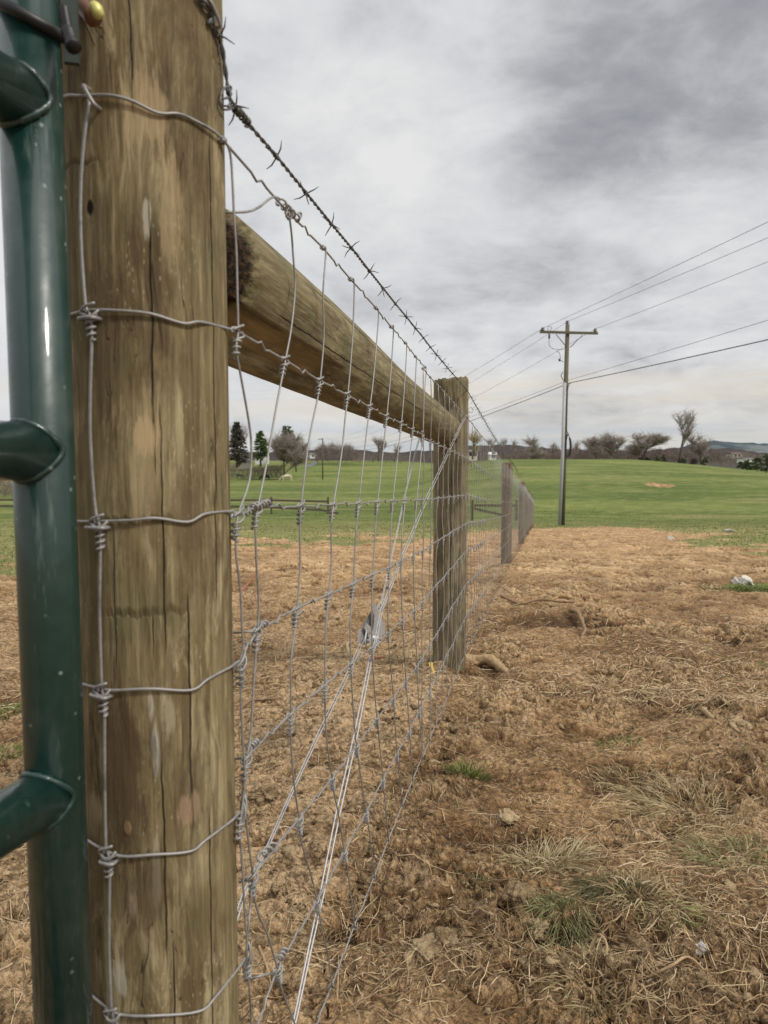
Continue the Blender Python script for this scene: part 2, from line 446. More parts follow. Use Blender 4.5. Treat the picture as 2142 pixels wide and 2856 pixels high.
A0 = atan2(-P1[1], -P1[0])       # direction from the corner post to the eye
LT = (.46, .34, .19)
M_post1 = wood('corner_post_wood', seed=1, contrast=1.0,
    cracks=[(A0 - .10, CZ + .29, CZ + .6, .012), (A0 + .05, CZ - .03, CZ + .24, .016), (A0 + .12, CZ - .20, CZ + .06, .014), (A0 + .87, CZ - .06, CZ + .32, .018),
            (A0 + .84, CZ - .16, CZ - .02, .014), (A0 + .40, CZ - .38, CZ - .12, .018), (A0 - .02, CZ - .20, CZ - .13, .012), (A0 + .05, CZ - .50, CZ - .28, .016), (A0 + .64, CZ - .9, CZ - .34, .015),
            (A0 + .13, CZ - .9, CZ - .46, .014), (A0 - .45, CZ - .22, CZ - .05, .01), (A0 + 2.4, .1, 1.3, .02), (A0 - 2, .2, 1.2, .02)],
    spots=[(A0 - .62, CZ + .222, .06, .008, (.014, .007, .004), 1, -3), (A0 - .05, CZ + .02, .16, .022, LT, .75, .1), (A0 + .0, CZ + .01, .22, .06, LT, .35, 0),
           (A0 + .03, CZ + .215, .05, .016, (.6, .55, .45), .5, .1), (A0 + .05, CZ + .30, .3, .05, LT, .55, 0), (A0 + .30, CZ + .22, .16, .05, LT, .4, 0),
           (A0 - .02, CZ - .28, .05, .035, (.62, .60, .52), .55, .1), (A0 - .06, CZ - .235, .04, .020, (.60, .56, .46), .5, .1), (A0 + .15, CZ - .245, .12, .03, (.50, .44, .30), .4, .1), (A0 - .05, CZ - .40, .05, .06, (.55, .50, .38), .4, .1),
           (A0 - .37, CZ - .355, .06, .009, (.50, .34, .17), .95, .8), (A0 - .33, CZ - .43, .07, .016, (.42, .33, .22), .9, .4), (A0 - .5, CZ - .51, .12, .022, (.46, .42, .33), .75, .3),
           (A0 - .5, CZ + .10, .35, .07, (.07, .045, .025), .5, 0), (A0 - .4, CZ - .30, .5, .10, (.06, .036, .018), .7, 0), (A0 + .45, CZ - .32, .35, .05, (.07, .045, .025), .5, 0),
           (A0 - .15, CZ - .42, .35, .05, (.065, .04, .02), .6, 0), (A0 + .33, CZ - .345, .25, .02, (.40, .27, .17), .5, .2), (A0 + .4, CZ - .06, .22, .06, (.12, .08, .045), .6, 0)],
    gouges=[(CZ - .062, A0 - .75, A0 + .35, .007), (CZ - .150, A0 - .7, A0 + .5, .010), (CZ + .262, A0 - 1.2, A0 - .42, .006)],
    light=(.46, .375, .215), mid=(.275, .218, .112), dark=(.165, .12, .056), speck=.4, green=.35)
M_post2 = wood('brace_post_wood', seed=4, cracks=[(-1.62, CZ - .7, CZ - .05, .035), (-1.15, CZ - .3, CZ + .33, .012), (-2.05, CZ - .1, CZ + .33, .012), (-1.42, CZ - 1.05, CZ - .55, .014)],
    spots=[(-1.7, CZ + .22, .5, .06, (.045, .03, .018), .6, 0), (-1.3, CZ - .1, .4, .15, (.06, .04, .025), .5, 0)],
    light=(.36, .30, .18), mid=(.245, .20, .115), dark=(.13, .10, .058), green=.4, speck=.5)
M_log = wood('brace_rail_wood', seed=9, cracks=[(a_, z0, z1, w_) for a_, z0, z1, w_ in
      [(-1.0, .2, .9, .018), (-1.5, .1, .7, .015), (-.45, .25, 1.1, .018), (-1.9, .5, 1.6, .02), (-.2, .9, 1.9, .02), (-1.2, .9, 2.0, .02), (-.75, 1.1, 2.3, .02), (-2.3, .05, .8, .02), (.4, .1, 1.5, .02)]],
    light=(.44, .37, .21), mid=(.285, .24, .125), dark=(.155, .12, .062), green=.6, speck=.45, cut=.02, facet=(.98, .30, .03, .42), contrast=.7)
M_line = wood('line_post_wood', seed=14, cracks=[(-1.4, .1, 1.1, .05), (-2, .2, 1.1, .05)], light=(.33, .27, .18), mid=(.23, .18, .12), dark=(.12, .09, .06), green=.15, speck=.3)
M_fencewood = simple('weathered_board', (.10, .08, .06), .9, 0, .35, 6)

def galv(name, c=(.30, .30, .31), rough=.42, metal=.75):
    t = NT(name); p = t.pos(); n = t.noise(p, 180, 4, .6); n2 = t.noise(p, 25, 3)
    col = t.mix(n, tuple(q * .6 for q in c), tuple(min(1, q * 1.35) for q in c))
    col = t.mix(t.mapr(n2, .58, .7), col, tuple(q * .55 for q in c))
    return t.bsdf(col, t.mapr(n, .2, .8, rough - .1, rough + .2), metal, .5, t.bump(n, .25, .0004))
M_wire = galv('galvanised_wire', (.33, .32, .305), .5, .45)
M_barb = galv('barbed_steel', (.155, .15, .145), .5, .6)
M_bright = galv('bright_zinc', (.48, .48, .48), .44, .45)
M_zincplate = galv('zinc_plate', (.52, .52, .52), .40, .45)
M_tubegreen = None
def green_paint():
    t = NT('green_gate_paint'); p = t.obj(); n = t.noise(p, 60, 5, .6); d = t.noise(p, 9, 4, .6); sc = t.noise(t.scale(p, (1, 1, .12)), 70, 4, .7)
    col = t.mix(n, (.002, .023, .017), (.004, .033, .026))
    col = t.mix(t.m_('MULTIPLY', t.mapr(sc, .60, .72), .30), col, (.16, .22, .19))
    dv, cc = t.voro(p, 120)
    fl = t.m_('MULTIPLY', t.mapr(dv, .30, .05), t.mapr(t.sep(cc)[0], .95, .98))
    col = t.mix(t.m_('MULTIPLY', fl, .65), col, (.30, .36, .33))
    dust = t.m_('MULTIPLY', t.mapr(d, .5, .72), .22)
    col = t.mix(dust, col, (.13, .15, .12))
    return t.bsdf(col, t.mapr(n, .3, .7, .34, .48), 0, .6, t.bump(n, .15, .002), .35)
M_green = green_paint()
M_black = simple('black_rubber', (.012, .012, .013), .45, 0, .3, 60, .5)
M_darkgreen = simple('dark_green_bracket', (.035, .05, .042), .5, 0, .3, 40, .5)
M_rust = simple('copper_brown_bolt', (.22, .11, .065), .45, .3, .35, 90, .5)
M_yzinc = simple('yellow_zinc', (.66, .62, .20), .4, .25, .3, 90, .5)
M_paleyz = simple('pale_brass', (.62, .50, .24), .4, .2, .3, 90, .5)

def straw_mat(name, st, trans=.15, rough=.75):
    t = NT(name); c = t.ramp(t.attr('tint'), st)
    n = t.noise(t.pos(), 90, 3)
    c = t.mix(t.mapr(n, .3, .7), t.mix(.35, c, (.05, .03, .015)), c)
    return t.bsdf(c, rough, 0, .25, None, 0, trans)
M_straw = straw_mat('dead_straw', [(0, (.09, .052, .025)), (.35, (.33, .215, .11)), (.62, (.62, .46, .265)), (1, (.80, .65, .43))])
M_blade = straw_mat('green_blade', [(0, (.05, .07, .02)), (.45, (.11, .155, .032)), (.75, (.20, .235, .065)), (1, (.46, .40, .19))], .25)
M_dryblade = straw_mat('dry_blade', [(0, (.14, .10, .045)), (.5, (.42, .33, .17)), (1, (.62, .52, .32))], .2)
M_greyblade = straw_mat('grey_green_blade', [(0, (.06, .055, .03)), (.5, (.165, .17, .070)), (.8, (.26, .26, .11)), (1, (.46, .40, .22))], .2)
M_twig = straw_mat('bare_twig', [(0, (.17, .14, .125)), (.5, (.31, .26, .235)), (1, (.45, .39, .35))], .0, .9)
M_twigpurple = straw_mat('bare_thicket', [(0, (.11, .085, .08)), (.5, (.20, .155, .14)), (1, (.32, .265, .22))], .0, .9)
M_needle = straw_mat('conifer_needle', [(0, (.022, .042, .018)), (.5, (.065, .115, .04)), (1, (.15, .21, .07))], .1, .8)  # conifer greens lightened, distance haze painted into the tint
M_needlelight = straw_mat('pine_needle', [(0, (.03, .055, .018)), (.5, (.09, .145, .04)), (1, (.20, .27, .08))], .1, .8)
M_needledark = straw_mat('spruce_needle', [(0, (.04, .042, .034)), (.5, (.10, .10, .08)), (1, (.18, .165, .135))], .05, .9)  # spruce tint lightened too, with the distance haze in its colour
M_trunk = simple('bark', (.10, .075, .06), .95, 0, .4, 3)
M_root = simple('root_bark', (.24, .155, .085), .85, 0, .45, 60)
M_log2 = simple('pale_dead_wood', (.36, .25, .135), .85, 0, .55, 75)
M_redroot = simple('red_brown_root', (.30, .12, .06), .85, 0, .4, 50)

def soil():
    t = NT('soil_and_grass'); p = t.pos()
    x, y, z = t.sep(p)
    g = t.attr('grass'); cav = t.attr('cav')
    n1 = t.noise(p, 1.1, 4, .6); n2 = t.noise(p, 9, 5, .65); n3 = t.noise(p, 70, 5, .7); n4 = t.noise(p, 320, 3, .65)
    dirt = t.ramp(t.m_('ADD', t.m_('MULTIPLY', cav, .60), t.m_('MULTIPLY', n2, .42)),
                  [(.27, (.018, .009, .004)), (.39, (.115, .066, .031)), (.47, (.29, .178, .084)), (.57, (.52, .355, .185)), (.76, (.74, .55, .33))])  # shade in hollows painted dark, clod tops painted lighter
    n0 = t.noise(p, .8, 3, .6)
    moist = t.m_('MAXIMUM', t.mapr(n1, .46, .60), t.m_('MULTIPLY', t.mapr(n0, .50, .58), .9))
    sidem = t.mapr(t.m_('SUBTRACT', t.m_('ADD', t.m_('MULTIPLY', y, S), XO), x), -.05, .25)
    sidem = t.m_('MULTIPLY', sidem, t.mapr(y, 7, 4))
    moist = t.m_('MULTIPLY', moist, t.m_('SUBTRACT', 1, t.m_('MULTIPLY', sidem, .75)))
    dirt = t.mix(t.m_('MULTIPLY', sidem, t.mapr(cav, .35, .6, 0, .45)), dirt, (.56, .42, .25))
    dirt = t.mix(t.m_('MULTIPLY', moist, .46), dirt, t.mix(n3, (.045, .024, .011), (.165, .094, .045)))
    red = t.m_('MULTIPLY', t.mapr(t.noise(p, 3.2, 4, .6), .60, .70), .55)
    dirt = t.mix(t.m_('MULTIPLY', red, .6), dirt, (.34, .17, .07))
    dirt = t.mix(t.mapr(n3, .36, .60), t.mix(.55, dirt, (.035, .02, .01)), dirt)
    wp = t.v_('ADD', p, t.v_('SCALE', t.v_('SUBTRACT', t.noise(p, 45, 3, col=True), (.5, .5, .5)), scale=.022))
    v1 = t.voro(wp, 62)[0]; v2 = t.voro(wp, 170)[0]
    crumb = t.m_('MULTIPLY', t.mapr(y, 9, 4), t.mapr(n2, .40, .55, .25, 1))
    dirt = t.mix(t.m_('MULTIPLY', t.m_('MULTIPLY', t.mapr(v1, .44, .74), crumb), .58), dirt, (.030, .015, .007))  # crevice shade between crumbs painted into the dirt colour
    dirt = t.mix(t.m_('MULTIPLY', t.m_('MULTIPLY', t.mapr(v2, .47, .77), crumb), .45), dirt, (.045, .024, .011))  # same painted crevice shade, finer crumbs
    dirt = t.mix(t.m_('MULTIPLY', t.m_('MULTIPLY', t.mapr(v1, .30, .08), crumb), .30), dirt, (.66, .48, .28))
    fib = t.noise(t.v_('MULTIPLY', t.v_('ADD', p, t.v_('SCALE', t.noise(p, 14, 2, col=True), scale=.10)), (1, 3.2, 1)), 60, 4, .7)
    dirt = t.mix(t.m_('MULTIPLY', t.mapr(fib, .56, .68), .38), dirt, (.58, .44, .26))
    dirt = t.mix(t.m_('MULTIPLY', t.mapr(n4, .56, .70), .55), dirt, (.58, .42, .25))
    dirt = t.mix(t.m_('MULTIPLY', t.mapr(n4, .44, .32), .45), dirt, (.05, .028, .015))
    # far soil reads tan, strewn with straw
    far = t.mapr(y, 6, 16)
    chaff = t.noise(t.v_('MULTIPLY', p, (1, .6, 1)), 22, 5, .7)
    dirt = t.mix(t.m_('MULTIPLY', far, t.mapr(chaff, .42, .62, .0, .75)), dirt, (.50, .34, .18))
    dirt = t.mix(t.m_('MULTIPLY', far, t.mapr(t.noise(p, 4.5, 5, .7), .5, .62, 0, .6)), dirt, (.15, .088, .047))
    dirt = t.mix(1.0, dirt, (1.12, 1.06, 1.02), 'MULTIPLY')
    # pasture
    f1 = t.noise(t.v_('MULTIPLY', p, (.5, 1, 1)), .09, 5, .62); f2 = t.noise(t.v_('MULTIPLY', p, (.55, 1, 1)), 1.4, 5, .68); f3 = t.noise(p, 9, 4, .7)
    gr = t.mix(t.mapr(f1, .38, .62), (.11, .152, .036), (.22, .252, .07))
    gr = t.mix(t.mapr(f2, .40, .62), t.mix(.38, gr, (.045, .07, .018)), gr)
    gr = t.mix(t.m_('MULTIPLY', t.mapr(f2, .52, .66), .55), gr, (.27, .285, .11))
    gr = t.mix(t.m_('MULTIPLY', t.mapr(f3, .5, .7), .35), gr, (.21, .22, .085))
    dry = t.m_('MULTIPLY', t.mapr(t.noise(t.v_('MULTIPLY', p, (.3, 1, 1)), .22, 5, .65), .55, .66), .5)
    gr = t.mix(dry, gr, (.34, .29, .135))
    nearg = t.mapr(y, 52, 30)
    gr = t.mix(t.m_('MULTIPLY', nearg, t.mapr(t.noise(p, 2.3, 5, .7), .42, .6, .1, .7)), gr, (.30, .24, .115))
    farv = t.mapr(y, 300, 700)
    gr = t.mix(farv, gr, t.mix(t.mapr(t.noise(p, .012, 3), .45, .55), (.20, .175, .10), (.12, .10, .075)))
    gm = t.mapr(t.m_('ADD', g, t.m_('MULTIPLY', t.m_('SUBTRACT', t.noise(p, 5, 5, .7), .5), .9)), .36, .64)
    col = t.mix(gm, dirt, gr)
    hh = t.m_('SUBTRACT', t.m_('ADD', t.m_('MULTIPLY', n3, 1.0), t.m_('MULTIPLY', n4, .4)), t.m_('MULTIPLY', crumb, t.m_('ADD', t.m_('MULTIPLY', v1, .9), t.m_('MULTIPLY', v2, .35))))
    b1 = t.bump(hh, 1.0, .012)
    b2 = t.bump(t.m_('MULTIPLY', t.m_('ADD', f2, t.m_('MULTIPLY', f3, .25)), t.mapr(y, 20, 40)), .8, .5, b1)
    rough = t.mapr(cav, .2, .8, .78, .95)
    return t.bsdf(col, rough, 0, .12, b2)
M_soil = soil()
def clod():
    t = NT('dried_clod'); p = t.pos(); n = t.noise(p, 60, 5, .7); n2 = t.noise(p, 300, 3, .7)
    c = t.ramp(t.m_('ADD', t.m_('MULTIPLY', t.attr('tint'), .35), t.m_('MULTIPLY', n, .65)), [(.3, (.04, .022, .012)), (.45, (.17, .11, .06)), (.58, (.40, .29, .165)), (.75, (.62, .47, .29))])
    c = t.mix(t.m_('MULTIPLY', t.mapr(n2, .55, .7), .5), c, (.55, .40, .24))
    return t.bsdf(c, .95, 0, .1, t.bump(t.m_('ADD', n, t.m_('MULTIPLY', n2, .5)), 1.0, .012))
M_clod = clod()

# ------------------------------------------------------------------ world
def world():
    t = NT('World', True)
    sky = t.n('ShaderNodeTexSky', sky_type='NISHITA'); sky.sun_disc = False
    sky.sun_elevation = SUN_EL; sky.sun_rotation = SUN_ROT; sky.dust_density = 2
    d = t.n('ShaderNodeTexCoord').outputs['Generated']
    x, y, z = t.sep(d)
    el = t.m_('MAXIMUM', z, 0.0)
    k = t.m_('DIVIDE', 1, t.m_('ADD', el, .24))
    q = t.comb(t.m_('MULTIPLY', x, k), t.m_('MULTIPLY', y, k), 0)
    q = t.v_('ADD', q, t.v_('SCALE', t.v_('SUBTRACT', t.noise(q, .9, 3, col=True), (.5, .5, .5)), scale=.35))
    qs = t.v_('MULTIPLY', q, (1, 1.0, 1))
    a = t.noise(qs, .55, 3, .5)
    b = t.noise(qs, 1.9, 7, .58, .15)
    c = t.noise(q, 5.0, 7, .62, .2)
    f = t.m_('ADD', t.m_('ADD', t.m_('MULTIPLY', t.m_('SUBTRACT', a, .5), .8), t.m_('MULTIPLY', t.m_('SUBTRACT', b, .5), 1.5)), t.m_('MULTIPLY', t.m_('SUBTRACT', c, .5), .75))
    f = t.m_('ADD', f, .72)
    def blob(px, py, rx, ry, amt):
        nonlocal f
        aa, e = ae(px, py)
        # angular offsets
        az = t.m_('ARCTAN2', x, y); elv = t.m_('ARCSINE', z)
        u = t.m_('DIVIDE', t.m_('SUBTRACT', az, math.atan(aa)), rx / F); v = t.m_('DIVIDE', t.m_('SUBTRACT', elv, math.atan(e / sqrt(1 + aa * aa))), ry / F)
        g = t.m_('EXPONENT', t.m_('MULTIPLY', t.m_('ADD', t.m_('MULTIPLY', u, u), t.m_('MULTIPLY', v, v)), -1))
        f = t.m_('ADD', f, t.m_('MULTIPLY', g, amt))
    blob(2050, 60, 520, 330, -.50); blob(1150, 60, 300, 160, .10); blob(1900, 420, 480, 130, -.24); blob(1300, 300, 330, 130, .02)
    blob(1500, 800, 600, 90, -.12); blob(950, 450, 300, 250, .16); blob(1450, 560, 420, 100, .16); blob(2050, 700, 400, 50, .10); blob(800, 120, 200, 200, .10)
    blob(1000, 850, 300, 100, -.05); blob(60, 700, 200, 900, .22)
    col = t.ramp(f, [(0, lin(141, 143, 150)), (.28, lin(169, 170, 175)), (.5, lin(198, 199, 202)), (.70, lin(216, 217, 220)), (1, lin(234, 234, 233))])
    # warm break low over the horizon, pale blue grey below it
    warmn = t.noise(t.v_('MULTIPLY', d, (2.2, 2.2, 30)), 1.5, 5, .6)
    band = t.m_('MULTIPLY', t.mapr(z, .035, .062), t.mapr(z, .125, .085))
    warm = t.m_('MULTIPLY', band, t.mapr(warmn, .40, .62, .20, .70))
    col = t.mix(warm, col, lin(226, 217, 200))
    low = t.mapr(z, .062, .02)
    lowc = t.mix(t.mapr(t.noise(t.v_('MULTIPLY', d, (3, 3, 40)), 1.3, 4), .4, .62), lin(196, 201, 205), lin(214, 212, 206))
    col = t.mix(t.m_('MULTIPLY', low, .9), col, lowc)
    left = t.m_('MULTIPLY', t.mapr(x, .02, -.30), t.mapr(z, .30, .0))
    col = t.mix(t.m_('MULTIPLY', left, .55), col, lin(226, 230, 236))
    zen = t.mapr(z, .45, 1, 1, 1.9)
    b1 = t.n('ShaderNodeBackground'); t.L.new(sky.outputs[0], b1.inputs[0]); b1.inputs[1].default_value = .06
    b2 = t.n('ShaderNodeBackground'); t.L.new(col, b2.inputs[0]); t.L.new(zen, b2.inputs[1])
    mx = t.n('ShaderNodeMixShader'); mx.inputs[0].default_value = .95
    t.L.new(b1.outputs[0], mx.inputs[1]); t.L.new(b2.outputs[0], mx.inputs[2])
    o = t.n('ShaderNodeOutputWorld'); t.L.new(mx.outputs[0], o.inputs[0])
SUN_EL, SUN_AZ = R(46), R(122)     # azimuth from +Y towards +X
SUN_ROT = SUN_AZ
world()
sd = bpy.data.lights.new('sun', 'SUN'); sd.specular_factor = .12; sd.energy = 2.4; sd.angle = R(9); sd.color = (1, .95, .87)
so = bpy.data.objects.new('sun', sd); COL.objects.link(so)
from mathutils import Vector, Matrix
sv = Vector((sin(SUN_AZ) * cos(SUN_EL), cos(SUN_AZ) * cos(SUN_EL), sin(SUN_EL)))
so.rotation_euler = (-sv).to_track_quat('-Z', 'Y').to_euler(); so.location = sv * 50

# ------------------------------------------------------------------ camera
cd = bpy.data.cameras.new('camera'); cam = bpy.data.objects.new('camera', cd); COL.objects.link(cam)
cam.location = (0, 0, CZ); cam.rotation_euler = (R(90) - PITCH, 0, 0)
cd.sensor_fit = 'VERTICAL'; cd.sensor_height = 34.6; cd.lens = F / 2856 * 34.6
cd.clip_start = .02; cd.clip_end = 20000
cd.dof.use_dof = True; cd.dof.focus_distance = 1.75; cd.dof.aperture_fstop = 9.0
SC.camera = cam
SC.view_settings.view_transform = 'Standard'; SC.view_settings.look = 'None'; SC.view_settings.exposure = 0
SC.render.film_transparent = False
try:
    SC.cycles.use_denoising = True; SC.cycles.max_bounces = 4; SC.cycles.diffuse_bounces = 2; SC.cycles.transparent_max_bounces = 6
except Exception: pass

# ------------------------------------------------------------------ ground
def build_ground():
    # polar fan: dense in front, coarse behind, one sheet to the horizon
    th = np.concatenate([np.linspace(-pi, -.92, 60, endpoint=False), np.linspace(-.92, .92, 1150), np.linspace(.92, pi, 61)[1:-1]])
    r = [0.30]
    while r[-1] < 9000:
        q = r[-1]; r.append(q * (1.0031 if q < 4.5 else 1.005 if q < 9 else 1.007 if q < 36 else 1.018 if q < 450 else 1.06))
    r = np.array(r)
    TH, RR = np.meshgrid(th, r)
    X = (np.sin(TH) * RR).ravel(); Y = (np.cos(TH) * RR).ravel()
    dz, cav = disp(X, Y)
    Z = hbase(X, Y) + dz
    nt, nr = len(th), len(r)
    i = np.arange(nr - 1)[:, None] * nt + np.arange(nt)[None, :]
    j = np.arange(nr - 1)[:, None] * nt + ((np.arange(nt) + 1) % nt)[None, :]
    Q = np.stack([i, j, j + nt, i + nt], -1).reshape(-1, 4)[:, ::-1]
    V = np.stack([X, Y, Z], 1)
    # hub
    c = len(V); V = np.vstack([V, [[0, 0, float(Z[:nt].mean())]]])
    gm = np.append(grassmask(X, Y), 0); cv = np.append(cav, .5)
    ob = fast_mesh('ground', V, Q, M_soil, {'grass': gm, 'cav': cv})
    bm_f = [(k, c, (k + 1) % nt) for k in range(nt)]
    tag(ob, 'trampled brown soil running into green pasture', 'ground', kind='structure')
    return ob
build_ground()
# ------------------------------------------------------------------ posts
def post(name, c, r, z0, z1, mat, nseg=96, nz=140, taper=0.0, rough=.0012, lean=(0, 0), label='', cat='post', group=None, seed=0, tilt_top=0):
    V = []; 
    th = np.linspace(0, 2 * pi, nseg, endpoint=False); zs = np.linspace(z0, z1, nz)
    T, Zz = np.meshgrid(th, zs)
    k = (Zz - z0) / (z1 - z0)
    rr = r * (1 + taper * (k - .5)) + (fbm(T * 3 / 1.0, Zz * 4, 3, 200 + seed) - .5) * rough * 4 * (1 - np.abs(T / pi - 1) ** 8)
    rr = rr + (fbm(np.cos(T) * 1.5 + 7, np.sin(T) * 1.5 + Zz * 2, 2, 210 + seed) - .5) * rough * 4
    edge = np.clip((Zz - (z1 - .012)) / .012, 0, 1); rr = rr * (1 - .07 * edge ** 2)
    X = rr * np.cos(T) + lean[0] * (Zz - z0); Y = rr * np.sin(T) + lean[1] * (Zz - z0)
    Z2 = Zz + tilt_top * X * k ** 8 + (fbm(T * 8, Zz * 0 + 1, 2, 5 + seed) - .5) * .012 * (k > .999)
    V = np.stack([X, Y, Z2], -1).reshape(-1, 3)
    Q = []
    for a in range(nz - 1):
        for b in range(nseg):
            b2 = (b + 1) % nseg; Q.append((a * nseg + b, a * nseg + b2, (a + 1) * nseg + b2, (a + 1) * nseg + b))
    m = MB(); m.add(V, Q)
    # end grain: rings inwards
    base = V[(nz - 1) * nseg:]; cen = base.mean(0); rings = [base]
    vs = []; fs = []
    for i_, s_ in enumerate((.97, .8, .5, .2)):
        q = cen + (base - cen) * s_; q[:, 2] = cen[2] + (base[:, 2] - cen[2]) * s_ - .002 + (vnoise(th * 9, th * 0 + i_, 3 + seed) - .5) * .006
        rings.append(q)
    vv = np.vstack(rings); n0 = len(rings)
    for i_ in range(n0 - 1):
        for b in range(nseg):
            b2 = (b + 1) % nseg; fs.append((i_ * nseg + b, i_ * nseg + b2, (i_ + 1) * nseg + b2, (i_ + 1) * nseg + b))
    fs.append(tuple((n0 - 1) * nseg + b for b in range(nseg)))
    m.add(vv, fs)
    ob = m.build(name, mat, None, True)
    ob.location = (c[0], c[1], 0)
    if label: tag(ob, label, cat, group)
    return ob
post('fence_post', P1, R1, H(*P1) - .3, CZ + .60, M_post1, 256, 400, 0.0, .00035, label='thick round treated corner post in the foreground wrapped by wires beside the green gate', group='round wooden fence posts', seed=1)
post('fence_post', P2, R2, H(*P2) - .25, CZ + .345, M_post2, 128, 160, .05, .0009, label='weathered brace post at the far end of the round rail, mossy cut top', group='round wooden fence posts', seed=4, tilt_top=.08)
# line posts: right hand edge in the photo, distance, radius
LP = [(1430, 8.70, .062), (1465, 14.8, .060), (1478, 21.0, .062), (1485, 26.0, .062), (1489, 31.0, .065)]
LTOP = [-.20, -.63, -1.10, -1.50, -1.92]      # top wire against eye level
LBOT = [-1.27, -1.71, -2.17, -2.57, -2.98]
LABS = ['slim round line post behind the fence wires, next after the weathered brace post', 'slim line post second beyond the brace post, close before where the wires bunch up',
        'third thin line post beyond the brace post in the dense wire', 'fourth thin line post beyond the brace post, nearly hidden by wires', 'last thin post at the far end of the wire fence']
LPX = []
for i, (px, Y, r) in enumerate(LP):
    a, _ = ae(px, 1400); X = a * Y; LPX.append((X, Y))
    post('fence_post', (X - r - .003, Y + .02), r, H(X, Y) - .2, CZ + LTOP[i] + [.12, .10, .09, .09, .10][i], M_line, 32, 30, .05, .002, label=LABS[i], group='round wooden fence posts', seed=20 + i, tilt_top=.05)

# brace rail
A_ = atY(690, 860, 1.046); B_ = atY(1250, 1206, 3.40)
dA = (B_ - A_); Lr = np.linalg.norm(dA); dA /= Lr
A_ = A_ - dA * .20; B_ = B_ + dA * .02; Lr = np.linalg.norm(B_ - A_)
def log_rail():
    nz, ns = 260, 160; RL = .073
    th = np.linspace(-pi, pi, ns, endpoint=False); zs = np.linspace(0, Lr, nz)
    T, Z = np.meshgrid(th, zs)
    rr = RL * (1.17 - .075 * Z + .02 * np.sin(Z * 2.7 + 1)) + (fbm(np.cos(T) * 1.2 + 3, np.sin(T) * 1.2 + Z * 1.5, 3, 77) - .5) * .008
    rr = rr + (fbm(np.cos(T) * 6 + 3, np.sin(T) * 6 + Z * 5, 3, 78) - .5) * .0022
    # flattened knife cut along the upper side near the corner post
    dT = T - .98
    fl = RL * .93 / np.maximum(np.cos(np.clip(dT, -1.2, 1.2)), .3)
    w = sst(.5, .40, Z)
    rr = np.where((np.abs(dT) < .42), rr * (1 - w) + np.minimum(rr, fl) * w, rr)
    # hewn saddle where the rail meets the corner post
    n_ = fbm(T * 5, Z * 60, 3, 79)
    c_ = sst(.028, .016, Z + (n_ - .5) * .02)
    rr = rr - c_ * (.010 + .006 * fbm(T * 14, Z * 120, 3, 80))
    X = rr * np.cos(T); Y = rr * np.sin(T)
    V = np.stack([X, Y, Z], -1).reshape(-1, 3)
    Q = []
    for a in range(nz - 1):
        for b in range(ns):
            b2 = (b + 1) % ns; Q.append((a * ns + b, a * ns + b2, (a + 1) * ns + b2, (a + 1) * ns + b))
    Q.append(tuple(range(ns - 1, -1, -1))); Q.append(tuple((nz - 1) * ns + k for k in range(ns)))
    m = MB(); m.add(V, Q); ob = m.build('brace_rail', M_log)
    zax = Vector(dA); xax = Vector((1, 0, 0)) - zax * zax.x; xax.normalize(); yax = zax.cross(xax)
    Mx = Matrix((xax, yax, zax)).transposed().to_4x4(); Mx.translation = Vector(A_)
    ob.matrix_world = Mx
    return tag(ob, 'round horizontal brace log joining the corner post to the weathered second post', 'fence rail')
log_rail()

# ------------------------------------------------------------------ woven wire
WR = .00145
fence = empty('woven_wire_fence', (0, 0, 0), 'galvanised woven wire mesh wrapped round the corner post and running into the distance', 'wire fence')
K = {}   # (stay, row) -> photo knot
tab = {
 0: [(621,390),(662,925),(662,1435),(669,1842),(672,2262),(687,2668)],
 1: [(803,592),(794,1004),(717,1415),(716,1758),(687,2112),(704,2442),(773,2702),(850,2935)],
 2: [(900,690),(891,1062),(838,1412),(827,1698),(809,1993),(833,2285),(883,2514),(925,2751)],
 3: [(977,778),(968,1101),(928,1408),(915,1658),(904,1913),(925,2172),(959,2378),(987,2585)],
 4: [(1048,858),(1030,1135),(999,1404),(984,1629),(977,1852),(993,2083),(1020,2268),(1043,2447)],
 5: [(1090,911),(1077,1161),(1052,1400),(1038,1603),(1036,1807),(1050,2005),(1067,2176),(1082,2345)],
 6: [(1130,956),(1118,1180),(1094,1397),(1085,1583),(1081,1765),(1096,1948),(1106,2103),(1121,2248)],
 7: [(1158,994),(1150,1198),(1128,1395),(1117,1565),(1121,1731),(1131,1901),(1141,2040),(1150,2177)],
 8: [(1185,1024),(1178,1212),(1161,1395),(1152,1551),(1155,1704),(1162,1860),(1168,1987),(1177,2112)],
}
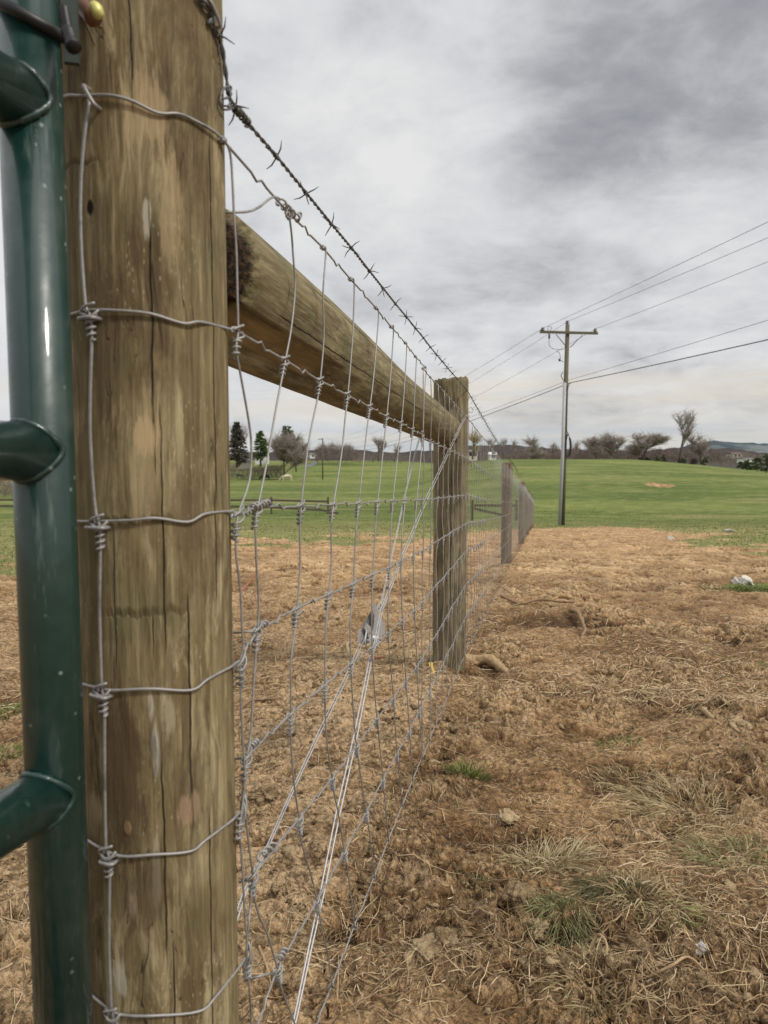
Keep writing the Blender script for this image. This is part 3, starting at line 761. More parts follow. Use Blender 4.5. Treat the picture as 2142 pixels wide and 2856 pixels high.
via = {  # extra points of the bowed stays, keyed (stay, row interval)
 (0,0): [(640,430),(647,520),(651,610),(657,700),(660,820)], (0,1): [(657,977),(672,1062),(693,1182),(699,1250),(693,1342)],
 (0,2): [(657,1487),(657,1550),(668,1640),(674,1761),(676,1812)], (0,3): [(669,1885),(670,1950),(674,2047),(681,2170)], (0,4): [(665,2321),(672,2381),(681,2550),(687,2618)],
 (1,0): [(811,652),(816,720),(821,800),(811,911)], (1,1): [(784,1056),(766,1150),(742,1290)], (1,2): [(711,1466),(713,1560),(720,1690)],
 (1,3): [(713,1806),(705,1912),(698,2040)], (1,4): [(680,2176),(681,2240),(690,2335)], (1,5): [(704,2480),(720,2549),(745,2606)], (1,6): [(781,2748),(811,2826)],
 (2,0): [(907,702),(899,820),(901,941)], (2,1): [(884,1110),(865,1200),(853,1276)], (2,2): [(834,1480),(835,1570)],
 (2,3): [(818,1775),(809,1850),(809,1930)], (2,4): [(809,2050),(815,2150),(824,2225)], (2,5): [(837,2335),(850,2387),(868,2448)], (2,6): [(889,2549),(898,2597),(913,2660)],
 (3,0): [(986,790),(983,911),(977,1001)], (3,1): [(961,1165),(950,1270)], (3,2): [(922,1480),(922,1570)], (3,3): [(907,1746),(905,1830)], (3,4): [(905,1972),(909,2060)],
 (3,5): [(930,2210),(942,2267)], (3,6): [(965,2412),(974,2472)],
 (4,0): [(1054,872),(1050,941),(1039,1062)], (4,1): [(1018,1230)], (4,2): [(990,1500)], (4,3): [(975,1735)], (4,4): [(983,1972)], (4,5): [(1007,2180)], (4,6): [(1030,2330)],
 (5,0): [(1096,917),(1089,1032)], (5,2): [(1044,1500)], (5,3): [(1035,1700)], (5,4): [(1041,1900)],
 (6,0): [(1133,965),(1127,1070)], (7,0): [(1160,1002),(1155,1100)], (8,0): [(1187,1030),(1182,1110)],
}
KP = {}
for k, row in tab.items():
    for r_, (px, py) in enumerate(row): KP[(k, r_)] = pl(px, py)
# stay 0 below the frame
for r_, z_ in ((6, -.66), (7, -.80)):
    KP[(0, r_)] = np.array([XO + S * .78, .78, CZ + z_])
# row heights at the brace post and beyond
ztop2, zbot2 = CZ + .17, CZ - .905
rowf = [(KP[(3, 0)][2] - KP[(3, r_)][2]) / (KP[(3, 0)][2] - KP[(3, 7)][2]) for r_ in range(8)]
path = [(pl(1303, 1300)[0] , pl(1303, 1300)[1])] + LPX
tops = [.17] + LTOP; bots = [-.905] + LBOT
k = 9; y8 = KP[(8, 3)][1]; x8 = KP[(8, 3)][0]
sp_ = (KP[(8, 3)][1] - KP[(4, 3)][1]) / 4
pts2 = [(x8, y8)] + path
ztop8 = [KP[(8, r_)][2] for r_ in range(8)]
nst = 0
def row_z(seg, t, r_):
    if seg == 0:
        zz2 = CZ + tops[0] + (bots[0] - tops[0]) * rowf[r_]
        return ztop8[r_] * (1 - t) + zz2 * t
    za = CZ + tops[seg - 1] + (bots[seg - 1] - tops[seg - 1]) * rowf[r_]
    zb = CZ + tops[seg] + (bots[seg] - tops[seg]) * rowf[r_]
    return za * (1 - t) + zb * t - .02 * 4 * t * (1 - t) * (.5 + .5 * rowf[r_])
seglen = [sqrt((pts2[i + 1][0] - pts2[i][0]) ** 2 + (pts2[i + 1][1] - pts2[i][1]) ** 2) for i in range(len(pts2) - 1)]
s = sp_; seg = 0; K0 = 9
while seg < len(seglen):
    t = s / seglen[seg]
    if t > 1: s -= seglen[seg]; seg += 1; continue
    X = pts2[seg][0] * (1 - t) + pts2[seg + 1][0] * t; Y = pts2[seg][1] * (1 - t) + pts2[seg + 1][1] * t
    for r_ in range(8):
        KP[(k, r_)] = np.array([X + random.gauss(0, .0012), Y + random.gauss(0, .002), row_z(seg, t, r_)])
    k += 1; s += sp_
NK = k
# rows
CPOST = {0: [(185,268),(230,268),(300,265),(365,280),(440,315),(500,318),(560,345)],
 1: [(205,875),(250,865),(330,866),(420,875),(510,902),(560,898),(640,918)],
 2: [(220,1454),(265,1454),(362,1451),(434,1445),(524,1456),(573,1433),(645,1426)],
 3: [(235,1909),(270,1917),(313,1925),(422,1921),(533,1925),(579,1895),(640,1862)],
 4: [(250,2347),(283,2366),(338,2388),(422,2384),(530,2375),(573,2344),(645,2290)],
 5: [(259,2778),(301,2812),(338,2830),(422,2833),(555,2821),(603,2778),(665,2700)]}
rx_ = np.array([1, S, 0]) / sqrt(1 + S * S)
for r_ in range(8):
    pts = []
    if r_ in CPOST:
        f0 = cyl(*CPOST[r_][0]); a0 = atan2(f0[1] - P1[1], f0[0] - P1[0])
        for q in range(7, 0, -1):
            an = a0 - q * .33; pts.append(np.array([P1[0] + (R1 + .0030) * cos(an), P1[1] + (R1 + .0030) * sin(an), f0[2]]))
        for (px, py) in CPOST[r_]: pts.append(cyl(px, py))
        lastp = pts[-1]; kp = KP[(0, r_)]
        for q in (.3, .6, .85):
            w_ = lastp * (1 - q) + kp * q; v_ = w_[:2] - np.array(P1); d_ = np.linalg.norm(v_)
            if d_ < R1 + .0032: w_[:2] = np.array(P1) + v_ / d_ * (R1 + .0034)
            pts.append(w_)
        pts.append(kp)
        body = cr(pts, 5)
    else:
        for q in range(13, -1, -1):
            an = -.05 - q * .33; pts.append(np.array([P1[0] + (R1 + .0030) * cos(an), P1[1] + (R1 + .0030) * sin(an), KP[(0, r_)][2] + .03 - .002 * q]))
        pts.append(KP[(0, r_)]); body = cr(pts, 3)
    line = list(body)
    for k in range(0, NK - 1):
        p, q = KP[(k, r_)], KP[(k + 1, r_)]
        d = q - p
        if k < 40:
            am = .0048 * (1 if (k + r_) % 2 else -1)
            u = np.array([0, 0, 1.0])
            line += [p + d * .38 + u * am * .15, p + d * .46 + u * am * .9, p + d * .54 - u * am * .55, p + d * .62 - u * am * .1, q]
        else: line.append(q)
    m = MB(); m.tube(line, WR, 6); m.build('line_wire', M_wire, fence)
# stays
rest = MB()
for k in range(NK):
    line = []
    rmax = 8
    for r_ in range(rmax):
        line.append(KP[(k, r_)])
        if (k, r_) in via: line += [pl(px, py) for (px, py) in via[(k, r_)]]
        elif k > 8 and k < 30 and r_ < 7:
            b = .004 * sin(r_ * 1.3 + k * .7); line.append((KP[(k, r_)] + KP[(k, r_ + 1)]) / 2 + rx_ * b)
    line = [p - np.array([-.0012, .0024, 0]) for p in line]
    if k < 98:
        m = MB(); m.tube(cr(line, 4) if k < 30 else line, WR * .92, 6 if k < 40 else 4); m.build('stay_wire', M_wire, fence)
    else: rest.tube(line, WR * .92, 3)
ob = rest.build('stay_wire', M_wire, fence); ob['kind'] = 'stuff'
ob['label'] = 'far upright stays of the mesh too close together to count'
# the stay lying on the corner post
ST = [(250,277),(236,380),(226,512),(226,663),(238,844),(250,878),(256,939),(252,1101),(252,1220),(259,1342),(268,1433),(275,1455),(280,1511),(278,1700),(283,1901),(285,1925),(291,1974),(292,2150),(295,2360),(300,2375),(306,2426),(304,2625),(310,2805),(315,2840)]
m = MB(); m.tube(cr([cyl(px, py, P1, R1 + .0045) for px, py in ST] + [cyl(318, 3050, P1, R1 + .004)], 5), WR * 1.1, 8); m.build('stay_wire', M_wire, fence)
def coil(m, p, ax, rad, L, turns, wr, n=6, start=0, seg=10):
    ax = np.asarray(ax, float); ax /= np.linalg.norm(ax)
    u = np.cross(ax, [.3, 1, .2]); u /= np.linalg.norm(u); w = np.cross(ax, u)
    N = int(turns * seg); pts = []
    for i in range(N + 1):
        a = start + 2 * pi * turns * i / N
        rd = rad * (1 - .25 * i / N)
        pts.append(p + ax * L * i / N + rd * (cos(a) * u + sin(a) * w))
    m.tube(pts, wr, n)
def knot(m, p, q, dn, size=1.0, n=5, seg=9):
    """p knot point, q direction of row, dn direction of stay (down)"""
    q = q / np.linalg.norm(q); dn = dn / np.linalg.norm(dn)
    f = np.cross(q, dn); f /= np.linalg.norm(f)
    if f[1] > 0: f = -f
    w = WR * .95
    coil(m, p + dn * .006 * size, dn, .0040 * size, .019 * size, 3.3, w, n, random.random() * 6, seg)
    # hooks over the line wire
    A = [p - q * .010 * size + dn * .001, p - q * .006 * size + f * .004 * size - dn * .003 * size, p + q * .001 + f * .0045 * size - dn * .006 * size,
         p + q * .007 * size + f * .002 - dn * .008 * size]
    m.tube(cr(A, 3), w, n)
    B = [p + q * .009 * size - dn * .002, p + q * .006 * size + f * .004 * size + dn * .003 * size, p + f * .0045 * size + dn * .006 * size, p - q * .004 * size + dn * .009 * size]
    m.tube(cr(B, 3), w, n)
    m.tube(cr([p - q * .009 * size + dn * .0035, p - q * .010 * size - f * .002, p - q * .006 * size - dn * .003, p - q * .002 + f * .003], 3), w, n)
rest = MB(); cnt = 0
order = [(k, r_) for k in range(0, 26) for r_ in range(8)]
for (k, r_) in order:
    p = KP[(k, r_)]
    if CZ - p[2] > p[1] * .86 + .06: continue      # below the frame
    q = KP[(k + 1, r_)] - p
    dn = (KP[(k, r_ + 1)] - p) if r_ < 7 else (p - KP[(k, 6)])
    if (k, r_) in via: dn = pl(*via[(k, r_)][0]) - p
    big = cnt < 99
    m = MB() if big else rest
    n = 6 if k < 6 else 4; seg = 11 if k < 6 else 7
    if r_ in (0, 7):
        coil(m, p - (q / np.linalg.norm(q)) * .004, q, .0032, .009, 1.6, WR, n, 0, seg)
    else: knot(m, p, q, dn, 1.0 if k > 0 else 1.15, n, seg)
    if big: m.build('wire_knot', M_wire, fence)
    cnt += 1
ob = rest.build('wire_knot', M_wire, fence); ob['kind'] = 'stuff'
ob['label'] = 'small far knots of the mesh too close together to count'
# knots and wire ends on the face of the corner post
out = lambda p: np.array([p[0] - P1[0], p[1] - P1[1], 0]) / np.linalg.norm([p[0] - P1[0], p[1] - P1[1]])
tang = lambda p: np.cross([0, 0, 1.0], out(p))
for (px, py) in [(252, 872), (277, 1458), (286, 1925), (301, 2376), (314, 2826)]:
    p = cyl(px, py, P1, R1 + .004); m = MB()
    knot(m, p, tang(p), np.array([.015, 0, -1.0]), 1.0, 7, 12)
    m.tube(cr([p + tang(p) * -.008 + out(p) * .002, p + out(p) * .005 - np.array([0, 0, .004]), p + tang(p) * .008 + out(p) * .001 - np.array([0, 0, .002])], 3), WR, 7)
    m.build('wire_knot', M_wire, fence)
# tied-back wire ends beside the corner post (spliced onto the line wires)
def splice(ptsA, c0, c1, turns, rad=.0036, label=None):
    m = MB(); m.tube(cr(ptsA, 5), WR, 7)
    coil(m, c0, c1 - c0, rad, np.linalg.norm(c1 - c0), turns, WR, 7, 1.0, 12)
    m.build('spliced_wire_end', M_wire, fence)
bk = -.03
splice([pl(600, 592, bk), pl(640, 592, -.012), pl(690, 590), pl(722, 578), pl(750, 556), pl(765, 549), pl(778, 553)], pl(778, 560), pl(832, 612), 4.2, .005)
splice([pl(652, 1764, bk), pl(680, 1763, -.01), pl(705, 1762)], pl(712, 1760), pl(742, 1735), 4)
splice([pl(655, 2116, bk), pl(675, 2114, -.01), pl(690, 2110)], pl(696, 2085), pl(720, 2065), 3.5)
splice([pl(668, 2460, bk), pl(685, 2455, -.01), pl(702, 2447)], pl(724, 2392), pl(762, 2356), 2.8, .0045)
splice([pl(682, 2735, bk), pl(720, 2724, -.01), pl(760, 2714)], pl(776, 2680), pl(796, 2645), 3.2, .0045)
splice([pl(657, 1430), pl(680, 1432), pl(700, 1420)], pl(700, 1418), pl(748, 1402), 5, .0048)
m = MB()                                        # curled tail ends
a = pl(815, 600); m.tube(cr([pl(800, 575), pl(812, 580), pl(816, 600), pl(806, 612), pl(798, 598), pl(806, 578), pl(817, 585)], 4), WR, 7)
m.tube(cr([pl(815, 605), pl(830, 613), pl(840, 603), pl(838, 593), pl(829, 596)], 4), WR, 7)
m.tube(cr([pl(742, 1410), pl(752, 1413), pl(750, 1400), pl(738, 1398)], 4), WR * 1.1, 7)
m.tube(cr([pl(790, 2660), pl(797, 2648), pl(801, 2655)], 4), WR, 7)
m.tube(cr([pl(751, 2362), pl(758, 2372), pl(766, 2364), pl(760, 2352)], 4), WR, 7)
m.build('curled_wire_end', M_wire, fence)

# staples holding the mesh
def staple(p, c, ang, w, lab, grp='staples holding the mesh to the corner post', wr=.0019, nm='fence_staple', mat=None):
    o = np.array([p[0] - c[0], p[1] - c[1], 0]); o /= np.linalg.norm(o)
    t_ = np.cross([0, 0, 1.0], o); d = t_ * cos(ang) + np.array([0, 0, 1.0]) * sin(ang)
    A = [p - d * w / 2 - o * .014, p - d * w / 2 + o * .002, p - d * w * .42 + o * .006, p + o * .0068, p + d * w * .42 + o * .006, p + d * w / 2 + o * .002, p + d * w / 2 - o * .014]
    m = MB(); m.tube(cr(A, 4), wr, 8); ob = m.build(nm, mat or M_wire, None, True, p)
    tag(ob, lab, 'staple', grp)
staple(cyl(258, 273), P1, -1.05, .020, 'slanted staple pinning the top wire to the corner post')
staple(cyl(252, 890), P1, .0, .017, 'level staple over the second knot down the corner post')
staple(cyl(273, 1471), P1, .0, .019, 'level staple over the third knot down the corner post, near mid height')
staple(cyl(284, 1938), P1, -.1, .017, 'staple over the fourth knot down the corner post')
staple(cyl(306, 2399), P1, -.03, .014, 'staple over the fifth knot down the corner post, near the small tan scar')

# ------------------------------------------------------------------ barbed wire
bw = empty('barbed_wire', (0, 0, 0), 'dark twisted barbed wire strand running above the mesh to the far posts', 'barbed wire')
BPX = [(604,92),(614,112),(622,145),(628,190),(634,235),(637,262),(650,292),(672,322),(700,355),(770,435),(853,538),(924,625),(980,692),(1030,756),(1068,804),(1103,848),(1133,884),(1158,915),(1181,943),(1200,968),(1217,989),(1233,1008),(1248,1026),(1262,1042),(1276,1058),(1304,1090)]
bl = [cyl(560, 10, P1, R1 + .003), cyl(585, 30, P1, R1 + .004)] + [pl(px, py) for px, py in BPX]
zb = [.085 + .02, .11, .09, .09, .09, .10]
for i, (X, Y) in enumerate(LPX): 
    bl.append(np.array([X, Y, CZ + LTOP[i] + [.105, .085, .075, .07, .07][i]]))
dense = []
for i in range(len(bl) - 1):
    a, b = bl[i], bl[i + 1]; L = np.linalg.norm(b - a); n = max(2, int(L / (.0045 if a[1] < 3.4 else .03)))
    sag = (.03 * L / 6 if i >= len(bl) - 6 else 0)
    for q in range(n):
        t = q / n; dense.append(a * (1 - t) + b * t - np.array([0, 0, sag * 4 * t * (1 - t)]))
dense.append(bl[-1]); dense = np.array(dense)
arc = np.concatenate([[0], np.cumsum(np.linalg.norm(np.diff(dense, axis=0), axis=1))])
for ph in (0, pi):
    pts = []
    for i in range(len(dense)):
        d = dense[min(i + 1, len(dense) - 1)] - dense[max(i - 1, 0)]; d /= np.linalg.norm(d)
        u = np.cross(d, [0, 0, 1.0]); u /= np.linalg.norm(u); w = np.cross(d, u)
        an = arc[i] / .0165 * pi + ph
        near = dense[i][1] < 3.4
        rad = .0013 if near else .001
        pts.append(dense[i] + rad * (cos(an) * u + sin(an) * w))
    m = MB(); m.tube(pts, .00125, 5); m.build('twisted_strand', M_barb, bw)
def barb(p, d, s=1.0, parent=bw):
    d = d / np.linalg.norm(d); m = MB()
    u = np.cross(d, [0, 0, 1.0]); u /= np.linalg.norm(u); w = np.cross(d, u)
    coil(m, p - d * .004, d, .0026, .008, 2.5, .0009, 5, 0, 8)
    a0 = random.random() * 3
    for q, sg in ((0, -1), (1, 1), (2, -1), (3, 1)):
        an = a0 + q * pi / 2 + random.uniform(-.4, .4)
        e = cos(an) * u + sin(an) * w
        b0 = p + d * sg * .003 + e * .002
        m.tube([b0, b0 + e * .009 * s + d * sg * .002, b0 + e * .0165 * s + d * random.uniform(-.003, .004)], [.0010, .0009, .0004], 5)
    m.build('barb', M_barb, parent)
for (px, py) in [(609,100),(655,298),(770,435),(853,538),(924,625),(980,692),(1030,756),(1068,804),(1103,848),(1133,884),(1158,915),(1181,943),(1200,968),(1217,989),(1233,1008),(1248,1026),(1262,1042),(1276,1058)]:
    p = pl(px, py); q = pl(px + 8, py + 9.6); barb(p, q - p)
s0 = np.searchsorted(dense[:, 1], 3.35); nb = 18
L_ = arc[s0]
while nb < 75:
    L_ += .125
    i = np.searchsorted(arc, L_)
    if i >= len(dense) - 1: break
    barb(dense[i], dense[i + 1] - dense[i - 1]); nb += 1
m = MB()   # tail wrapped back along the strand, with loop at the post
m.tube(cr([pl(637, 258), pl(645, 248), pl(640, 240), pl(622, 250), pl(616, 268), pl(622, 275), pl(640, 270), pl(646, 260)], 4), .0012, 6)
m.tube(cr([pl(616, 268), pl(614, 285), pl(620, 302), pl(632, 306), pl(645, 303), pl(655, 300)], 4), .0012, 6)
m.tube(cr([pl(636, 272), pl(642, 285), pl(636, 300), pl(652, 290)], 4), .0011, 6)
coil(m, pl(656, 300), pl(694, 346) - pl(656, 300), .0042, np.linalg.norm(pl(694, 346) - pl(656, 300)), 4.5, .0013, 6, 0, 12)
coil(m, pl(656, 300), pl(672, 322) - pl(656, 300), .003, np.linalg.norm(pl(672, 322) - pl(656, 300)), 3.5, .0012, 6, 2, 12)
m.tube(cr([pl(688, 336), pl(694, 330), pl(699, 342), pl(692, 354), pl(683, 352)], 4), .0012, 6)
m.build('tied_tail', M_barb, bw)
# staple + loose wraps where the strand is fixed to the corner post
m = MB()
for q in range(3):
    m.tube(cr([cyl(548 + q * 8, -18, P1, R1 + .004), cyl(572 + q * 5, 6 + q * 4, P1, R1 + .006), cyl(590 + q * 2, 22 + q * 6, P1, R1 + .005), cyl(600, 40 + q * 5, P1, R1 + .003), cyl(585, 58 + q * 3, P1, R1 + .004), cyl(574, 62, P1, R1 - .002)], 4), .0016, 7)
m.build('post_wrap', M_barb, bw)
staple(cyl(585, 40, P1, R1 + .002), P1, -.7, .024, 'staple holding the barbed strand near the top of the corner post', wr=.0017)
p = np.array([P2[0] + .066, P2[1] - .045, CZ + .285])
staple(np.array([P2[0] + R2 * .93, P2[1] - R2 * .35, CZ + .26]), P2, .4, .03, 'staple holding the barbed strand to the weathered brace post', 'staples on the brace post', .0018)

# ------------------------------------------------------------------ brace wire and ratchet
BO = -.163
tw = empty('brace_wire', (0, 0, 0), 'bright doubled brace wire slanting from the second post down to the corner post', 'brace wire')
def pair(pts, name, sep=.0026, r=.0013):
    pts = [np.asarray(p, float) for p in pts]
    for sg in (-1, 1):
        m = MB(); m.tube([p + rx_ * sg * sep * (1 + .3 * sin(i)) for i, p in enumerate(pts)], r, 7); m.build(name, M_bright, tw)
fo = -.004
front = [pl(1306, 1146, fo), pl(1290, 1176, fo), pl(1190, 1390, fo), pl(1125, 1545, fo - .01), pl(1063, 1705, fo - .01), pl(1045, 1800, fo), pl(1034, 1836, fo), pl(992, 2050, fo), pl(941, 2276, fo), pl(895, 2507, fo), pl(862, 2657, fo), pl(823, 2844, fo)]
# keep it straight where it is taut: foot of corner post
foot = np.array([P1[0] + R1 + .004, P1[1] + .03, H(*P1) + .05])
e1 = front[-1]; front.append(e1 + (foot - e1) * .55); front.append(foot)
for an in range(0, 7):
    t = -.0 - an * .45; front.append(np.array([P1[0] + (R1 + .003) * cos(t), P1[1] + (R1 + .003) * sin(t), H(*P1) + .05]))
pair(front, 'front_run')
back_up = [pl(1175, 1205, BO), pl(1163, 1245, BO), pl(1133, 1365, BO), pl(1096, 1537, BO), pl(1066, 1668, BO), pl(1058, 1696, BO)]
P2L = np.array([P2[0] - R2 - .003, P2[1], CZ + .14])
pair([P2L + np.array([.05, .06, 0]), P2L] + back_up, 'back_run', .002)
back_dn = [pl(1024, 1757, BO), pl(1000, 1812, BO), pl(962, 1897, BO), pl(889, 2047, BO), pl(823, 2189, BO), pl(751, 2351, BO), pl(683, 2487, BO)]
b2 = back_dn[-1]; fe = np.array([P1[0] - .03, P1[1] + R1 + .004, H(*P1) + .05]); back_dn += [fe]
pair(back_dn, 'back_run', .003)
# top of the loop round the brace post
top = []
for an in range(0, 9):
    t = -.25 + an * .45; top.append(np.array([P2[0] + (R2 + .003) * cos(t), P2[1] + (R2 + .003) * sin(t), CZ + .175 - .005 * an]))
pair([front[0]] + top, 'post_loop')
m = MB(); m.tube(cr([pl(1306, 1150), pl(1307, 1140), pl(1313, 1136), pl(1319, 1142), pl(1317, 1150), pl(1308, 1149)], 4), .0018, 7); m.build('loose_end', M_bright, tw)

rt = pl(1046, 1765, BO)
rat = empty('ratchet_tensioner', tuple(rt), 'silver ratchet wire tightener with toothed wheels hanging in the brace wire', 'wire tightener')
E = lambda px, py, off=0.0: pl(px, py, BO + off)
def plate(poly, thick, name, off=0.0, mat=M_zincplate, parent=rat):
    f = [E(px, py, off) for px, py in poly]; g = [p + np.array([-S, 1, 0]) * 0 + np.array([0.0, thick, 0]) for p in f]
    n = len(f); m = MB()
    m.add(f + g, [tuple(range(n)), tuple(range(2 * n - 1, n - 1, -1))] + [(i, (i + 1) % n, n + (i + 1) % n, n + i) for i in range(n)])
    return m.build(name, mat, parent, False, rt)
# folded frame: two cheeks meeting in a pinched nose with an eye
plate([(1040,1683),(1046,1684),(1055,1700),(1052,1708),(1063,1722),(1066,1728),(1070,1740),(1073,1752),(1073,1766),(1069,1772),(1062,1757),(1053,1759),(1039,1764),(1043,1735),(1045,1716),(1040,1702)], .0018, 'frame_cheek', .012)
plate([(1041,1684),(1036,1702),(1019,1730),(1008,1750),(1012,1752),(1022,1742),(1034,1752),(1040,1758),(1044,1730),(1045,1714)], .0018, 'frame_cheek', -.006, galv('zinc_shadow', (.30, .28, .27), .5, .5))
plate([(1022,1738),(1034,1748),(1036,1760),(1030,1771),(1022,1763),(1016,1752)], .0015, 'frame_cheek', .006)
plate([(1056,1740),(1071,1735),(1074,1740),(1071,1768),(1062,1774),(1052,1776),(1050,1762),(1056,1758)], .0016, 'frame_strap', .016)
def wheel(cx, cy, rx, ry, off, name='toothed_wheel', n=10, a0=0):
    poly = []
    for i in range(n):
        a = a0 + 2 * pi * i / n
        for da, rr in ((0, .80), (.18, .82), (.30, 1.0), (.46, 1.02), (.54, .84)):
            q = a + da; poly.append((cx + rx * rr * cos(q), cy + ry * rr * sin(q)))
    return plate(poly, .002, name, off)
wheel(1016, 1775, 20, 29, -.004, a0=.3)
wheel(1046, 1782, 22, 23, .014, a0=.1)
m = MB(); m.tube([E(1010, 1776, -.02), E(1056, 1781, .03)], .008, 14); m.build('spool', M_zincplate, rat, True, rt)
m = MB(); m.tube(cr([E(1023, 1757, .012), E(1019, 1785, .014), E(1023, 1812, .013), E(1036, 1816, .013), E(1050, 1800, .014), E(1062, 1788, .014)], 5), .0022, 8); m.build('bail', M_bright, rat, True, rt)
m = MB(); m.tube([E(1015, 1785, .016), E(1023, 1811, .016)], .0016, 7); m.tube([E(1046, 1798, .016), E(1054, 1820, .016)], .0014, 7); m.build('wire_tail', M_bright, rat, True, rt)
m = MB(); m.tube(cr([E(1050, 1700, .014), E(1054, 1688, .014), E(1061, 1684, .014), E(1062, 1696, .014), E(1055, 1706, .014)], 4), .0016, 7); m.build('hooked_wire', M_bright, rat, True, rt)

# ------------------------------------------------------------------ gate
GX, GY, GR = -.2945, .635, .0250
gt = empty('tube_gate', (GX, GY, 0), 'dark green tubular steel farm gate standing open beside the corner post', 'gate')
def gtube(pts, r, name, n=40, parent=gt):
    m = MB(); m.tube(pts, r, n); return m.build(name, M_green, parent, True, None)
def gtb(pts, r, name, n=40):
    m = MB(); m.tube([np.asarray(p, float) - np.array([GX, GY, 0]) for p in pts], r, n)
    ob = m.build(name, M_green, None); ob.parent = gt; return ob
gd = np.array([-.0165, -.060, 0]); gd /= np.linalg.norm(gd)
base = np.array([GX, GY, 0.0])
zs_ = [CZ + .290, CZ + .004, CZ - .298]
gtb([base + [0, 0, .10], base + [0, 0, CZ + .52]], GR, 'end_tube', 48)
GL = 2.6
for z_ in zs_ + [.26, CZ + .52]:
    gtb([base + gd * .012 + [0, 0, z_], base + gd * GL + [0, 0, z_]], GR * .97, 'gate_rail', 48)
gtb([base + gd * GL + [0, 0, .13], base + gd * GL + [0, 0, CZ + .65]], GR, 'end_tube', 48)
# weld beads
for z_ in zs_:
    m = MB(); cen = base + [0, 0, z_]; pts = []; rad = []
    for i in range(61):
        a = 2 * pi * i / 60; s_ = sin(a) * GR * .98; c_ = cos(a) * GR * .98
        dd = sqrt(max(GR * GR - s_ * s_, 0)) + .001
        side = np.cross(gd, [0, 0, 1.0])
        pts.append(cen + gd * (dd + .001) + side * s_ + np.array([0, 0, c_]) - base); rad.append(.0022 + .0008 * abs(sin(a * 9)) + random.uniform(0, .0008))
    m.tube(pts, rad, 8, cap=False); ob = m.build('weld_bead', M_green, None); ob.parent = gt
# hinge: rubber collar and strap, bracket
m = MB(); pts = []
for i in range(49):
    a = 2 * pi * i / 48; pts.append(np.array([cos(a) * (GR + .002), sin(a) * (GR + .002), CZ + .361 - .016 * cos(a + .53)]))
m.tube(pts, .0050, 10, cap=False); ob = m.build('hinge_collar', M_black, None); ob.parent = gt
m = MB(); A = [atY(178, 20, .612), atY(184, 55, .612), atY(190, 85, .612), atY(200, 118, .61), atY(206, 132, .608)]
m.tube([q - base for q in cr(A, 5)], [.004] * 10 + [.0055] * 6 + [.0062] * 5, 10); ob = m.build('hinge_strap', M_black, None); ob.parent = gt
m = MB(); c_ = atY(196, 30, .64); m.box(c_ - base, (.012, .006, .085), .2); ob = m.build('hinge_bracket', M_darkgreen, None, False); ob.parent = gt
# hinge bolt in the post
hb0 = atY(262, 42, .66)
hb = empty('hinge_bolt', tuple(hb0), 'copper brown bolt with yellow zinc nut sticking out at the top of the corner post', 'bolt')
m = MB(); m.tube(cr([atY(190, -30, .68), atY(222, 5, .668), atY(246, 30, .66), atY(262, 50, .656)], 5), .0078, 16); m.build('bolt_shaft', M_rust, hb, True, hb0)
m = MB(); m.tube([atY(262, 12, .655), atY(268, 24, .652), atY(274, 40, .652), atY(278, 54, .654)], [.0035, .0055, .0052, .003], 14); m.build('zinc_nut', M_yzinc, hb, True, hb0)
hb0 = atY(182, 145, .70)
m = MB(); m.tube([atY(180, 122, .70), atY(182, 142, .70), atY(183, 162, .70)], [.003, .0045, .0025], 12); ob = m.build('threaded_stud', M_paleyz, None, True, hb0)
tag(ob, 'small pale brass stud peeking out between gate tube and corner post', 'bolt')
# fresh notch chipped in the post under the bolt
m = MB(); q = [cyl(240, 62, P1, R1 + .0006), cyl(287, 76, P1, R1 + .0006), cyl(266, 124, P1, R1 + .0006), cyl(262, 84, P1, R1 - .006)]
m.add(q, [(0, 3, 2), (3, 1, 2), (0, 1, 3)]); ob = m.build('wood_chip_notch', M_log2, None, False, q[3])
tag(ob, 'fresh triangular chip in the corner post below the brown bolt', 'notch')
# ------------------------------------------------------------------ blades, straw, crumbs
def blades(name, mat, P, tint, w, twist=None, parent=None):
    """P (N,m,3) centre lines -> ribbons"""
    N, m, _ = P.shape
    D = np.gradient(P, axis=1); D /= (np.linalg.norm(D, axis=2, keepdims=True) + 1e-9)
    tw = rng.uniform(-.9, .9, (N, 1)) if twist is None else twist
    up = np.zeros_like(D); up[..., 2] = 1
    sd_ = np.cross(D, up); sd_ /= (np.linalg.norm(sd_, axis=2, keepdims=True) + 1e-6)
    n2 = np.cross(sd_, D)
    S_ = sd_ * np.cos(tw)[..., None] + n2 * np.sin(tw)[..., None]
    prof = np.interp(np.linspace(0, 1, m), [0, .25, .75, 1], [.75, 1, .8, .15])
    ww = (np.asarray(w).reshape(-1, 1) * prof[None, :])[..., None]
    L = P - S_ * ww / 2; Rr = P + S_ * ww / 2
    V = np.stack([L, Rr], 2).reshape(-1, 3)
    b = (np.arange(N) * m * 2)[:, None] + (np.arange(m - 1) * 2)[None, :]
    Q = np.stack([b, b + 1, b + 3, b + 2], -1).reshape(-1, 4)
    return fast_mesh(name, V, Q, mat, {'tint': np.repeat(tint, m * 2)}, True, parent)

